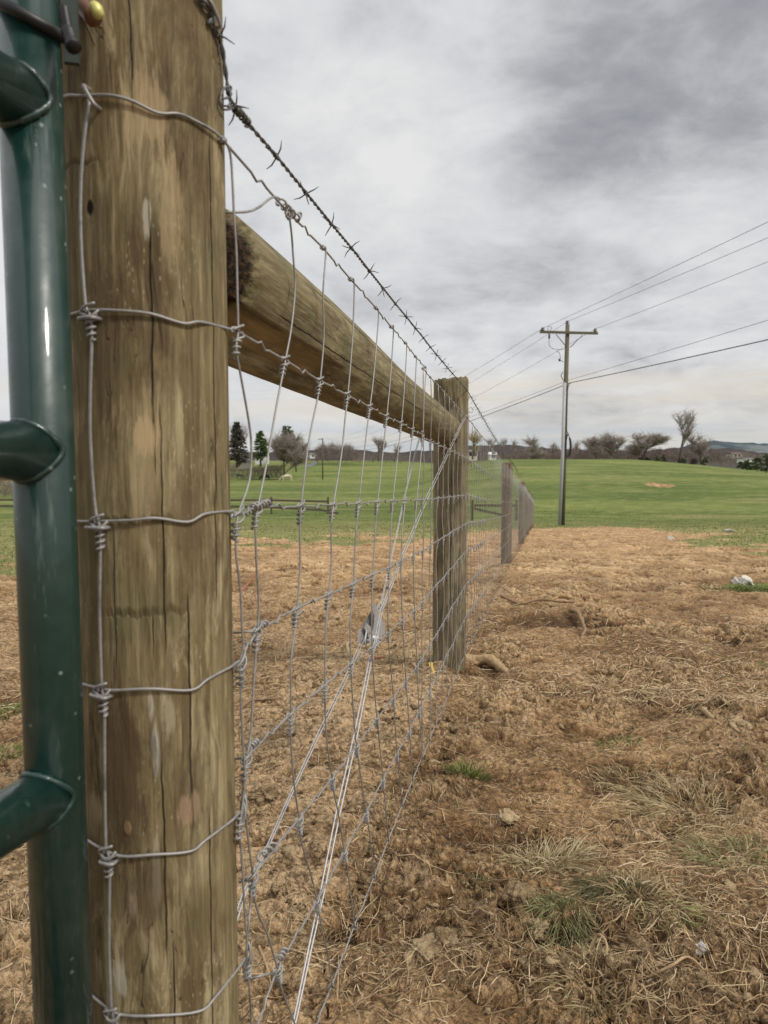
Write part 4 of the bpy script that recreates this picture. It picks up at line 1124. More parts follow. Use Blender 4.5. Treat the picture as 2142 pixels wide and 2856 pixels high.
def straw_lines(x, y, az, L, lift, m=5):
    s = np.linspace(-.5, .5, m)[None, :]
    cur = rng.normal(0, .17, (len(x), 1))
    ux = np.sin(az)[:, None]; uy = np.cos(az)[:, None]
    X = x[:, None] + L[:, None] * (s * ux + cur * (s * s - .25) * uy * .8)
    Y = y[:, None] + L[:, None] * (s * uy - cur * (s * s - .25) * ux * .8)
    g = ground_z(X.ravel(), Y.ravel()).reshape(X.shape)
    zc = g.mean(1, keepdims=True) * .45 + g * .55
    zc = np.maximum(zc, g + .0006)
    Z = zc + .0015 + lift[:, None] * (.25 - s * s) * 4 * L[:, None] + rng.uniform(0, .003, (len(x), 1)) + rng.normal(0, .10, (len(x), 1)) * np.maximum(s, 0) * L[:, None]
    return np.stack([X, Y, np.maximum(Z, g + .0004)], -1)

def scatter(n, r0, r1, a0=-.62, a1=.66, dens=None):
    xs = []; ys = []; tot = 0
    while tot < n:
        k = int(n * 1.6) + 10
        lr = rng.uniform(math.log(r0), math.log(r1), k); r = np.exp(lr); a = rng.uniform(a0, a1, k)
        x = np.sin(a) * r; y = np.cos(a) * r
        p = np.ones(k) if dens is None else dens(x, y)
        kp = rng.uniform(0, 1, k) < p
        xs.append(x[kp]); ys.append(y[kp]); tot += kp.sum()
    return np.concatenate(xs)[:n], np.concatenate(ys)[:n]
def nearpost(x, y):
    return np.minimum(np.hypot(x - P1[0], y - P1[1]) - R1, np.hypot(x - P2[0], y - P2[1]) - R2)
PATCH = [(gnd(1960, 2260), .30, .20), (gnd(2080, 2380), .26, .18), (gnd(1540, 2350), .13, .08), (gnd(1800, 2180), .2, .10), (gnd(1770, 2620), .16, .07), (gnd(1640, 2720), .14, .06),
         (gnd(60, 2500), .25, .25), (gnd(1100, 1900), .22, .14), (gnd(1960, 2560), .2, .1), (gnd(60, 1900), .5, .5), (gnd(1500, 1690), .4, .3)]
def strawdens(x, y):
    d = sst(.46, .66, fbm(x / .30, y / .30, 3, 301)) * .42 + .07
    side = (XO + S * y) - x
    d = d * (1 - .55 * sst(0, .2, side) * sst(4.2, 3.4, y) * (x > -.5))
    for c, rx, ry in PATCH: d = d + .75 * np.exp(-((x - c[0]) / rx) ** 2 - ((y - c[1]) / ry) ** 2)
    d = d * (nearpost(x, y) > .0)
    return np.clip(d, 0, 1)
# fine and long straws, near
x, y = scatter(21000, .62, 4.5, dens=strawdens)
L = rng.lognormal(math.log(.030), .62, len(x)).clip(.007, .15)
az = rng.normal(1.1, 1.3, len(x)) + rng.choice([0, pi], len(x))
t_ = np.clip(rng.normal(.52, .24, len(x)), 0, 1)
o = blades('dead_straw', M_straw, straw_lines(x, y, az, L, np.abs(rng.normal(.02, .05, len(x)))), t_, rng.uniform(.0008, .0019, len(x)))
tag(o, 'dry tan straw and grass litter lying all over the bare soil', 'straw', kind='stuff')
x, y = scatter(24000, 3.0, 26, dens=lambda x, y: np.clip(strawdens(x * .6, y * .6) * (1 - .6 * grassmask(x, y)), 0, 1))
L = rng.lognormal(math.log(.05), .5, len(x)).clip(.015, .18)
az = rng.normal(1.35, .95, len(x)) + rng.choice([0, pi], len(x))
t_ = np.clip(rng.normal(.55, .2, len(x)), 0, 1)
P = straw_lines(x, y, az, L, np.abs(rng.normal(.03, .05, len(x))), 4)
o = blades('dead_straw', M_straw, P, t_, .0012 + .0007 * y)
tag(o, 'straw litter thinning out over the farther soil towards the pasture', 'straw', kind='stuff')
# root hairs and dark debris near
x, y = scatter(9000, .62, 5, dens=lambda x, y: sst(.5, .62, fbm(x / .25, y / .25, 2, 320)) * (nearpost(x, y) > 0))
L = rng.lognormal(math.log(.028), .5, len(x)).clip(.01, .09)
o = blades('root_fibre', M_straw, straw_lines(x, y, rng.uniform(0, 6.28, len(x)), L, np.abs(rng.normal(.05, .1, len(x)))), np.clip(rng.normal(.14, .12, len(x)), 0, 1), rng.uniform(.0008, .0018, len(x)))
tag(o, 'dark root fibres and rotten stalks mixed into the soil', 'root fibres', kind='stuff')

# crumbs of soil
def ico(sub=2):
    import bmesh
    bm = bmesh.new(); bmesh.ops.create_icosphere(bm, subdivisions=sub, radius=1)
    v = np.array([q.co[:] for q in bm.verts]); f = np.array([[q.index for q in p.verts] for p in bm.faces]); bm.free(); return v, f
def crumbs(name, n, r0, r1, smin, smax, mat, sub, dens, sink=.3, seed=0):
    v, f = ico(sub)
    x, y = scatter(n, r0, r1, dens=dens)
    s_ = smin * (smax / smin) ** (rng.uniform(0, 1, n) ** 2.6) * (1 + .12 * y)
    sc = rng.uniform(.65, 1.25, (n, 3)); sc[:, 2] *= .75
    ang = rng.uniform(0, 6.28, n)
    V = v[None] * sc[:, None, :] * s_[:, None, None]
    nz_ = 1 + (vnoise(v[None, :, 0] * 1.7 + ang[:, None] * 9, v[None, :, 1] * 1.7 + v[None, :, 2] * 2.1 + ang[:, None] * 5, seed) - .5) * 1.3
    nz_ = nz_ + (vnoise(v[None, :, 0] * 4 + ang[:, None] * 7, v[None, :, 2] * 4 + v[None, :, 1] * 3, seed + 1) - .5) * .8
    V = V * nz_[..., None]
    c, s2 = np.cos(ang)[:, None], np.sin(ang)[:, None]
    X = V[..., 0] * c - V[..., 1] * s2 + x[:, None]; Y = V[..., 0] * s2 + V[..., 1] * c + y[:, None]
    Z = V[..., 2] + (ground_z(x, y) + s_ * sink)[:, None]
    VV = np.stack([X, Y, Z], -1).reshape(-1, 3)
    Q = (f[None] + (np.arange(n) * len(v))[:, None, None]).reshape(-1, 3)
    return fast_mesh(name, VV, Q, mat, {'tint': np.repeat(np.clip(rng.normal(.55, .22, n), 0, 1), len(v))}, True)
cd_ = lambda x, y: np.clip(sst(.40, .60, fbm(x / .5 + 3, y / .5, 2, 41)) + .12, 0, 1) * (nearpost(x, y) > .004) * (1 - .8 * grassmask(x, y))
o = crumbs('soil_crumbs', 7000, .6, 9, .0018, .0115, M_clod, 2, cd_, sink=.05, seed=401); tag(o, 'small crumbs and lumps of dried brown soil', 'soil crumbs', kind='stuff')

# ------------------------------------------------------------------ single clods
def clod_thing(px, py, size, lab, seed, flat=.6, tint=.7, mat=None, name='dirt_clod', cat='clod', sharp=.0, group=None, lift=.02):
    v, f = ico(5); x, y = gnd(px, py)
    r_ = np.array(size) / 2
    n_ = 1 + (fbm(v[:, 0] * 1.6 + seed, v[:, 1] * 1.6 + v[:, 2] * 1.9, 3, 500 + seed) - .5) * 1.5 + (billow(v[:, 0] * 3 + seed, v[:, 2] * 3 + v[:, 1] * 2.6, 5, 520 + seed, .65) - .4) * -.7
    V = v * n_[:, None] * r_
    a = seed * 1.3; V = np.stack([V[:, 0] * cos(a) - V[:, 1] * sin(a), V[:, 0] * sin(a) + V[:, 1] * cos(a), V[:, 2]], 1)
    m = MB(); z = gz(x, y)
    m.add(V + [x, y, z + r_[2] * lift], [tuple(q) for q in f.tolist()], tint)
    o = m.build(name, mat or M_clod, None, sharp == 0, (x, y, z)); tag(o, lab, cat, group); return o
clod_thing(1192, 2693, (.075, .05, .022), 'flat cracked tan slab of dried mud low beside the brace wires', 3)
clod_thing(1495, 2632, (.034, .03, .028), 'rounded pale clod left of the drooping green tuft', 5, tint=.95)
clod_thing(1412, 2270, (.055, .05, .03), 'crumbly light clod above the dry straw tuft', 8, tint=.95)
clod_thing(2025, 1990, (.10, .06, .045), 'rounded tan clod behind the pale wood chip', 13, tint=.9)
clod_thing(1315, 1905, (.09, .06, .03), 'reddish tan lump just right of the brace post foot', 17, tint=.8)
clod_thing(1245, 2655, (.045, .04, .018), 'small flat clod right beside the cracked mud slab', 21, tint=.6)
clod_thing(740, 2245, (.06, .05, .03), 'brown clod right of the corner post inside the wire', 24, tint=.6)
clod_thing(1560, 2770, (.045, .04, .03), 'shaggy brown clod below the drooping green tuft', 29, tint=.5)
clod_thing(1450, 2575, (.05, .05, .035), 'dark rimmed clod at the edge of the small hole', 31, tint=.55)
clod_thing(2060, 2060, (.09, .06, .04), 'grey tan clod at the right edge beside the wood chip', 37, tint=.75)
clod_thing(1700, 1890, (.10, .07, .035), 'low clod in the middle of the bare soil', 41, tint=.7)
clod_thing(1760, 2700, (.07, .04, .03), 'rough clod tangled with straw near the bottom right', 43, tint=.45)
M_stone = simple('white_stone', (.62, .59, .52), .85, 0, .2, 14)
M_plastic = simple('white_scrap', (.50, .47, .43), .6, 0, .25, 70)
clod_thing(2076, 1628, (.25, .14, .13), 'pale angular stone in the green grass patch on the right', 47, mat=M_stone, name='pale_stone', cat='stone', sharp=1)
clod_thing(1950, 2712, (.024, .02, .02), 'crumpled white scrap half buried at the lower right', 51, mat=M_plastic, name='white_scrap', cat='litter', sharp=1)
clod_thing(1872, 1502, (.20, .15, .14), 'small white stone on the far edge of the bare soil, left one', 53, mat=M_stone, name='pale_stone', cat='stone', sharp=1)
clod_thing(2035, 1484, (.26, .2, .15), 'small white stone on the far edge of the bare soil, right one', 57, mat=M_stone, name='pale_stone', cat='stone', sharp=1)
clod_thing(1492, 1470, (.16, .14, .13), 'orange scrap at the end of the wire fence', 59, mat=simple('orange_scrap', (.50, .24, .08), .6), name='orange_scrap', cat='litter')

# ------------------------------------------------------------------ tufts
def tuft(px, py, n, h, rad, mat, lab, seed, lean=(0, 0), droop=.8, w=.0016, group=None, spread=1.0, tm=.5, z0=0):
    r2 = np.random.default_rng(seed); x, y = gnd(px, py)
    h = h * .55; n = n; a = r2.uniform(0, 2 * pi, n); q = np.sqrt(r2.uniform(0, 1, n)) * rad
    bx = x + np.cos(a) * q; by = y + np.sin(a) * q
    az = a + r2.normal(0, .7, n); L = h * r2.uniform(.45, 1.15, n); tl = np.clip(r2.normal(.55, .3, n) * spread, 0, 1.5)
    s = np.linspace(0, 1, 6)[None, :]
    hor = (np.sin(tl)[:, None] * s + droop * s ** 2.2 * .6) * L[:, None]
    ver = (np.cos(tl)[:, None] * s - droop * s ** 2.4 * .65) * L[:, None]
    X = bx[:, None] + np.cos(az)[:, None] * hor + lean[0] * s ** 1.5 * L[:, None]; Y = by[:, None] + np.sin(az)[:, None] * hor + lean[1] * s ** 1.5 * L[:, None]
    g = ground_z(X.ravel(), Y.ravel()).reshape(X.shape)
    Z = g[:, :1] + ver + z0; Z = np.maximum(Z, g + .001); Z[:, 0] -= .004
    o = blades('grass_tuft', mat, np.stack([X, Y, Z], -1), np.clip(r2.normal(tm, .2, n), 0, 1), r2.uniform(.7, 1.3, n) * w * 1.2, r2.uniform(-1.2, 1.2, (n, 1)))
    return tag(o, lab, 'grass tuft', group or 'grass tufts on the bare soil')
tuft(1305, 2150, 230, .085, .06, M_blade, 'bright green tuft beside the fence right of the brace wires', 1, w=.0026, droop=.35, spread=.7, tm=.68)
tuft(1722, 2062, 120, .05, .07, M_blade, 'low sparse green sprouts in the middle of the bare soil', 2, w=.0022)
tuft(1568, 2600, 420, .085, .040, M_greyblade, 'drooping green tuft combed to the left over a dark hole', 3, lean=(-.35, -.55), droop=.9, w=.0011, tm=.66)
tuft(1700, 2520, 260, .07, .055, M_greyblade, 'dark matted grey green tuft right behind the drooping one', 4, lean=(-.3, -.3), droop=1.0, w=.0014, tm=.35)
tuft(1850, 2620, 90, .06, .05, M_blade, 'small flattened yellow green tuft in straw at lower right', 5, lean=(.4, -.3), droop=1.1, w=.0018, tm=.75)
tuft(1545, 2390, 380, .11, .07, M_dryblade, 'pale dry straw tuft lying flat in the middle foreground', 6, lean=(.35, .12), droop=.6, w=.0015, tm=.7, spread=1.5)
tuft(1470, 2385, 160, .07, .05, M_dryblade, 'small dry tuft just left of the pale straw tuft', 16, lean=(-.1, -.2), droop=1.1, w=.0014, tm=.5, spread=1.3)
tuft(2060, 2400, 320, .10, .11, M_greyblade, 'grey green grass mat at the right edge', 7, lean=(-.2, .2), droop=1.0, w=.0017, tm=.7)
tuft(1930, 2230, 420, .12, .15, M_dryblade, 'wide pale straw mat toward the right edge', 8, lean=(-.4, .25), droop=.7, w=.0017, tm=.6, spread=1.5)
tuft(1760, 2140, 200, .09, .10, M_dryblade, 'thin dry tuft above the wide straw mat', 9, lean=(-.3, .2), droop=1.1, w=.0016, tm=.5, spread=1.4)
tuft(2110, 1650, 420, .11, .17, M_blade, 'lush green patch in front of the pale stone', 10, w=.005, tm=.5)
tuft(2010, 1650, 220, .07, .20, M_blade, 'low green patch left of the pale stone', 11, w=.005, tm=.45)
tuft(1330, 2480, 110, .04, .05, M_greyblade, 'tiny grey green sprouts left of the small hole', 12, w=.0014, tm=.5)
tuft(880, 2640, 60, .10, .02, M_dryblade, 'dark dry tuft low behind the brace wires', 13, lean=(-.4, -.3), droop=.8, w=.0018, tm=.35)
tuft(20, 1980, 160, .09, .07, M_blade, 'green tuft seen left of the gate tube', 14, w=.0028)
tuft(15, 2080, 120, .08, .06, M_blade, 'second green tuft lower left of the gate tube', 15, w=.0026, tm=.6)
tuft(1780, 2560, 140, .10, .05, M_dryblade, 'upright dry tuft between the green tufts and the straw mat', 17, lean=(.1, .1), droop=.9, w=.002, tm=.55)
tuft(1640, 2800, 200, .08, .06, M_dryblade, 'curled dry tuft at the bottom centre right', 18, lean=(-.2, -.1), droop=.7, w=.0018, tm=.45)
tuft(1150, 1860, 150, .16, .11, M_dryblade, 'sparse dry tuft behind the wires left of the brace post', 19, w=.0024, tm=.6)
# mixed grass on the far rim and left side
def gd_(x, y): 
    g = grassmask(x, y); return np.clip(g * .9, 0, 1)
x, y = scatter(20000, 6, 60, a0=-.6, a1=.56, dens=gd_)
n = len(x); a = rng.uniform(0, 2 * pi, n); L = rng.uniform(.03, .09, n) * (1 + .004 * y); s = np.linspace(0, 1, 4)[None, :]
tl = np.abs(rng.normal(.6, .35, n))
X = x[:, None] + np.cos(a)[:, None] * np.sin(tl)[:, None] * s * L[:, None]; Y = y[:, None] + np.sin(a)[:, None] * np.sin(tl)[:, None] * s * L[:, None]
Z = ground_z(x, y)[:, None] + (np.cos(tl)[:, None] * s - .35 * s ** 2.2) * L[:, None] - .004
o = blades('pasture_grass', M_blade, np.stack([X, Y, Z], -1), np.clip(rng.normal(.70, .22, n) + .08 * (x < 0), 0, 1), .0022 + .0009 * y)
tag(o, 'short green and straw coloured grass around the rim of the bare soil', 'grass', kind='stuff')

# ------------------------------------------------------------------ sticks, roots, wood
def stick(pts, r, lab, name='stick', cat='stick', mat=None, lift=.4, branches=(), group=None, n=9, rough=.25):
    def line(pp, r_):
        P = []
        for q in pp: x, y = gnd(q[0], q[1]); P.append(np.array([x, y, gz(x, y) + r_ * lift + (q[2] if len(q) > 2 else 0)]))
        return cr(P, 7)
    L = line(pts, r); m = MB(); k = len(L)
    m.tube(L, [r * (1 - .55 * i / k) * (1 + rough * (random.random() - .5)) for i in range(k)], n)
    for b, rb in branches:
        B = line(b, rb); k = len(B); m.tube(B, [rb * (1 - .6 * i / k) * (1 + rough * (random.random() - .5)) for i in range(k)], 7)
    for q in range(len(m.v)):
        v = m.v[q]; kx = (fbm(v[:, 0] * 90 + v[:, 2] * 60, v[:, 1] * 90 - v[:, 2] * 50, 3, 611) - .5)
        m.v[q] = v + np.stack([kx, -kx, kx], 1) * r * .55
    o = m.build(name, mat or M_root, None, True, L[0]); tag(o, lab, cat, group); return o
stick([(1400,1680,.03),(1450,1690,.02),(1500,1684,.03),(1560,1690,.02),(1602,1694,.01)], .013, 'branching root lying on the soil beyond the brace post', 'root', 'root', branches=[([(1450,1690,.02),(1430,1700,.02),(1405,1712,.01)], .007), ([(1440,1688,.03),(1425,1672,.03),(1395,1658,.02)], .006)])
stick([(1590,1722,.03),(1612,1728,.035),(1630,1748,.02),(1632,1772,.01),(1622,1790,0)], .017, 'curved brown root arching out of a dark hollow', 'root', 'root')
stick([(1960,2012,.01),(1980,2036,.008),(2010,2062,0)], .011, 'pale wood chip on the soil at the right', 'wood_chip', 'wood chip', M_log2, n=5, rough=.6)
stick([(1945,2690,0),(1960,2700,.01)], .003, 'short twig stub beside the white scrap', 'stick', 'stick')
stick([(1290,1850,.01),(1325,1848,.022),(1365,1852,.02),(1400,1866,.0),(1430,1880,-.03)], .034, 'tan dead log half sunk in soil against the right side of the brace post', 'fallen_log', 'log', M_log2, lift=.3, n=20, rough=.16)
stick([(975,1800,0),(968,1818,.03),(978,1838,.03),(1000,1846,0)], .012, 'small hooked root behind the ratchet tightener', 'root', 'root', M_log2)
stick([(990,1838,.0),(1030,1836,.01),(1075,1842,0)], .013, 'reddish root lying under the ratchet tightener', 'root', 'root', M_redroot)
stick([(672,1648,0),(690,1632,.02),(712,1610,.02)], .014, 'reddish stick leaning low behind the wires near the corner post', 'stick', 'stick', M_redroot)
stick([(665,1990,0),(700,1955,.01),(735,1945,.01),(760,1955,.01),(800,1945,0)], .008, 'long wavy root on the ground right of the corner post', 'root', 'root')
stick([(1150,1880,.0),(1165,1895,.01),(1190,1905,0)], .008, 'pale broken stick left of the brace post foot', 'stick', 'stick', M_log2)
stick([(1075,1868,0),(1100,1842,.03),(1135,1815,.04),(1165,1802,.04)], .006, 'thin bent twig between the ratchet and the brace post', 'stick', 'stick')
stick([(870,2278,0),(882,2300,.005),(935,2315,0)], .0035, 'bent pale stalk between the two brace wires', 'stalk', 'stalk', M_log2)
stick([(878,2275,0),(905,2285,.006),(945,2310,0)], .003, 'straight pale stalk crossing the brace wire', 'stalk', 'stalk', M_log2)
stick([(1200,2080,0),(1300,2095,0)], .002, 'thin long stalk left of the bright green tuft', 'stalk', 'stalk', M_log2)
stick([(1230,2720,0),(1205,2775,.005),(1190,2850,0)], .0022, 'long pale stalk at the bottom below the mud slab', 'stalk', 'stalk', M_log2)
stick([(720,2690,.0),(745,2760,.01),(760,2790,0)], .0026, 'yellow stalk upright at the foot of the mesh', 'stalk', 'stalk', M_log2)
stick([(865,2680,0),(880,2720,.008),(905,2762,0)], .0024, 'yellowish curved stalk right of the brace wire foot', 'stalk', 'stalk', M_log2)
stick([(1830,2540,0),(1845,2520,.02),(1858,2560,.01)], .004, 'folded straw stem among the upright dry tuft', 'stalk', 'stalk', M_log2)
stick([(1640,2700,0),(1665,2680,.03),(1690,2720,.02),(1680,2770,0)], .0038, 'curled dry leaf stem below the green tufts', 'stalk', 'stalk', M_log2)
stick([(1800,2780,0),(1870,2790,.015),(1920,2760,.01),(1990,2800,0)], .0028, 'long curved stalk across the lower right corner', 'stalk', 'stalk', M_log2)
# yellow leaf by the brace post
M_leaf = simple('yellow_leaf', (.52, .38, .09), .6, 0, .3, 60)
x, y = gnd(1200, 1905); z = gz(x, y)
m = MB(); m.ribbon([(x, y, z + .05), (x + .004, y - .01, z + .035), (x + .012, y - .02, z + .02), (x + .016, y - .03, z + .004)], .02, (1, .2, .1)); o = m.build('yellow_leaf', M_leaf, None, True, (x, y, z))
tag(o, 'yellow leaf standing in the dirt at the foot of the brace post', 'leaf')
x, y = gnd(1212, 1888); z = gz(x, y)
m = MB(); m.ribbon([(x - .02, y, z + .02), (x, y, z + .026), (x + .015, y, z + .02)], .022, (0, .3, 1)); o = m.build('yellow_leaf', M_leaf, None, True, (x, y, z))
tag(o, 'folded yellow leaf touching the brace post just above the ground', 'leaf')

# ------------------------------------------------------------------ utility pole and lines
M_polewood = simple('pole_wood', (.125, .115, .075), .85, 0, .3, 3)
M_conduit = simple('grey_conduit', (.40, .40, .42), .6, 0, .12, 4)
M_insul = simple('insulator', (.10, .09, .09), .35, 0, .2, 10, .6)
M_line_ = simple('power_cable', (.045, .045, .05), .6, 0, .1, 1)
YP = 38.0
pb = gnd(1562, 1466); YP = pb[1]
PA = lambda px, py, dy=0.0: atY(px, py, YP) + np.array([0, dy, 0])
pole = empty('utility_pole', (pb[0], pb[1], H(*pb)), 'tall wooden utility pole with a single crossarm standing at the edge of the pasture', 'utility pole', 'utility poles')
po = np.array(pole['_o'])
def pp(m, name, mat, smooth=True, par=pole): return m.build(name, mat, par, smooth, po)
zt = PA(1583, 905); zb_ = PA(1567, 1475)
m = MB(); m.tube([zb_, zb_ * .5 + zt * .5, zt], [.145, .125, .10], 14); pp(m, 'pole_shaft', M_polewood)
m = MB(); m.tube([PA(1558, 1472, -.16), PA(1567, 1270, -.15), PA(1573, 1068, -.14)], .085, 12); pp(m, 'conduit', M_conduit)
cl_, cr_ = PA(1504, 927, -.14), PA(1665, 931, -.14)
m = MB(); c_ = (cl_ + cr_) / 2; d_ = cr_ - cl_; m.box(c_, (np.linalg.norm(d_), .10, .12), 0, np.array([d_ / np.linalg.norm(d_), [0, 1, 0], [0, 0, 1]])); cross = pp(m, 'crossarm', M_polewood, False)
for (a, b) in (((1548, 934), (1579, 970)), ((1622, 936), (1588, 970))):
    m = MB(); m.tube([PA(*a, -.20), PA(*b, -.14)], .022, 6); pp(m, 'crossarm_brace', M_insul)
for px, py in ((1512, 926), (1582, 906), (1658, 929)):
    m = MB(); q = PA(px, py, -.12 if px != 1582 else 0); m.tube([q, q + [0, 0, .05], q + [0, 0, .06], q + [0, 0, .10], q + [0, 0, .11], q + [0, 0, .16], q + [0, 0, .17], q + [0, 0, .22]], [.03, .03, .10, .10, .04, .085, .085, .02], 10); pp(m, 'insulator', M_insul)
m = MB(); m.tube([PA(1530, 930, -.2), PA(1529, 946, -.2)], .05, 8); pp(m, 'fuse_cutout', M_insul)
m = MB(); m.tube(cr([PA(1529, 946, -.2), PA(1529, 962, -.2), PA(1536, 972, -.2), PA(1552, 977, -.2), PA(1574, 974, -.12)], 4), .012, 5); pp(m, 'jumper_wire', M_line_)
m = MB(); m.tube(cr([PA(1525, 926, -.2), PA(1528, 912, -.2), PA(1536, 916, -.2), PA(1530, 930, -.2)], 4), .010, 5); pp(m, 'jumper_wire', M_line_)
m = MB(); m.tube(cr([PA(1548, 982, -.2), PA(1557, 985, -.2), PA(1560, 1000, -.2), PA(1558, 1005, -.2), PA(1570, 1010, -.12)], 4), .014, 5); m.tube([PA(1558, 1002, -.2), PA(1558, 1009, -.2)], .05, 8); pp(m, 'arrester', M_line_)
m = MB(); m.tube(cr([PA(1570, 1062, -.1), PA(1563, 1048, -.15), PA(1569, 1038, -.12)], 4), .018, 5); pp(m, 'cable_bracket', M_line_)
m = MB(); m.tube(cr([PA(1590, 1068, -.15), PA(1583, 1078, -.15), PA(1580, 1110, -.17), PA(1577, 1190, -.17), PA(1583, 1212, -.17)], 4), .020, 6); pp(m, 'drop_cable', M_line_)
m = MB(); m.tube(cr([PA(1583, 1212, -.2), PA(1588, 1232, -.2), PA(1588, 1255, -.2), PA(1584, 1270, -.2), PA(1577, 1268, -.2), PA(1575, 1245, -.2), PA(1579, 1216, -.2), PA(1583, 1212, -.2)], 5), [.02] * 3 + [.055] * 17 + [.03] * 16, 8); pp(m, 'cable_coil', M_black)
# far poles
def farpole(px, ytop, ybase, label, arm=14, off=0):
    g = gnd(px, ybase); e = empty('utility_pole', (g[0], g[1], H(*g)), label, 'utility pole', 'utility poles'); o_ = np.array(e['_o'])
    q = lambda a, b: atY(a, b, g[1])
    m = MB(); m.tube([q(px, ybase + 1), q(px, ytop)], [.17, .12], 8); m.build('pole_shaft', M_polewood, e, True, o_)
    m = MB(); c_ = q(px + off, ytop + 3); w = arm * g[1] / F; m.box(c_ + [0, -.15, 0], (w, .12, .16)); m.build('crossarm', M_polewood, e, False, o_)
    return q(px, ytop), g
fp, fg = farpole(900, 1222, 1337, 'lone distant pole standing in the left pasture', 14, -6)
farpole(834, 1223, 1293, 'leftmost of the two far poles beside the lane', 11)
fp3, fg3 = farpole(843, 1224, 1293, 'right one of the two far poles beside the lane', 17)
def cable(a, b, sag, lab, r=.011, nm='power_line'):
    pts = []
    for i in range(33):
        t = i / 32; pts.append(a * (1 - t) + b * t - np.array([0, 0, sag * 4 * t * (1 - t)]))
    m = MB(); m.tube(pts, r, 4); o = m.build(nm, M_line_, None, True, a); tag(o, lab, 'power line', 'power lines on the utility pole')
dx_, dy_ = .165, -1.0
def run(px, py, x2, y2, left, lab, r=.011, dy=-.14):
    a = PA(px, py, dy)
    aa, ee = ae(x2, y2); r *= .72
    # same straight run in plan: find the distance at which it crosses this bearing
    Y2 = (a[0] + .165 * a[1]) / (aa + .165); b = np.array([aa * Y2, Y2, CZ + ee * Y2])
    e = a + (b - a) * 2.4; e[2] += .35 * (r > .015)
    cable(a, e, .12, lab + ', span to the right', r)
    c = fp + np.array([left[0], 0, left[1]])
    Ls = np.linalg.norm(c - a); cable(a, c, left[2], lab + ', span to the left', r * 1.1)
run(1512, 917, 2142, 607, (-.9, .1, 1.9), 'topmost bare wire on the left end of the crossarm')
run(1583, 897, 2142, 652, (0, .2, 2.6), 'bare wire from the very top of the pole')
run(1658, 919, 2142, 720, (.9, .1, 3.0), 'bare wire on the right end of the crossarm')
run(1590, 1059, 2142, 882, (0, -1.5, 1.9), 'thin neutral wire just above the thick cable')
run(1590, 1068, 2142, 950, (0, -2.0, 2.1), 'thick black cable lowest on the pole', .024)

# ------------------------------------------------------------------ trees
def branchy(base, h, spread, levels, rs, seed, trunk_r, upright=.6, kids=(3, 5), twig=(600, .6, .05), split=.25, vary=.35, height_scale=1.0):
    """returns trunk MB and crown MB of a bare tree"""
    rr = random.Random(seed); tr = MB(); crn = MB(); tips = []
    def grow(p, d, L, r, lev):
        n = 4; pts = [p]; q = p.copy(); dd = d.copy()
        for i in range(n):
            dd = dd + np.array([rr.gauss(0, .13), rr.gauss(0, .13), rr.gauss(0, .06) + .05 * upright]); dd /= np.linalg.norm(dd)
            q = q + dd * L / n; pts.append(q.copy())
            if lev >= 1: tips.append((q.copy(), dd.copy(), L))
        (tr if lev == 0 else crn).tube(pts, [r * (1 - .5 * i / n) for i in range(n + 1)], 5 if lev < 2 else 3, t=.35 + .2 * rr.random())
        if lev < levels:
            for k in range(rr.randint(*kids)):
                t = rr.uniform(split, 1) if lev == 0 else rr.uniform(.35, 1)
                i = min(n - 1, int(t * n)); b = pts[i] + (pts[i + 1] - pts[i]) * (t * n - i)
                az = rr.uniform(0, 2 * pi); side = np.array([cos(az), sin(az), 0])
                nd = dd * upright + side * spread * rr.uniform(.6, 1.3) + np.array([0, 0, .25 * upright]); nd /= np.linalg.norm(nd)
                grow(b, nd, L * rr.uniform(.5, .85) * (1.0 if lev else .9), r * .55, lev + 1)
    grow(np.asarray(base, float), np.array([rr.gauss(0, .05), 0, 1.0]), h * .34, trunk_r, 0)
    n, tl, tw_ = twig
    if tips:
        P = []; 
        idx = [rr.randrange(len(tips)) for _ in range(n)]
        for i in idx:
            p, d, L = tips[i]; az = rr.uniform(0, 2 * pi)
            e = d * .6 + np.array([cos(az), sin(az), rr.gauss(.25, .4)]) * .8; e /= np.linalg.norm(e)
            l = tl * rr.uniform(.4, 1.2); b = p + np.array([rr.gauss(0, .05), rr.gauss(0, .05), rr.gauss(0, .05)])
            crn.ribbon([b, b + e * l * .5 + np.array([0, 0, .04 * l]), b + e * l], tw_, np.cross(e, [0.1, 1, 0]) / (np.linalg.norm(np.cross(e, [.1, 1, 0])) + 1e-6), t=rr.uniform(.15, .95))
    return tr, crn
def fit(mbs, base, w, h):
    """scale the grown tree to width w and height h about its base"""
    V = np.vstack([v for m in mbs for v in m.v]); b = np.asarray(base, float)
    hz = np.percentile(V[:, 2], 96) - b[2]; lo, hi = np.percentile(V[:, 0], .3), np.percentile(V[:, 0], 99.7)
    sx = w / (hi - lo); sz = h / hz
    for m in mbs: m.v = [(v - b) * [sx, sx, sz] + b for v in m.v]
def bare_tree(px, ytop, ybase, wpx, Y, lab, seed, levels=3, spread=.8, upright=.7, kids=(3, 5), twigs=700, split=.25, mat=None, tl=1.3, twd=.05, group='bare trees along the field edge', name='bare_tree'):
    a, e = ae(px, ybase); x = a * Y; z = CZ + e * Y
    h = atY(px, ytop, Y)[2] - z; w = wpx * 1.12 * Y / F
    tr, cw = branchy((x, Y, z - .3), h, spread, levels, None, seed, h * .022, upright, kids, (twigs, tl, twd), split)
    fit([tr, cw], (x, Y, z - .3), w, h)
    t = empty(name, (x, Y, z), lab, 'tree', group); o_ = np.array(t['_o'])
    tr.build('trunk', M_trunk, t, True, o_); cw.build('crown', mat or M_twig, t, True, o_)
YT = 222
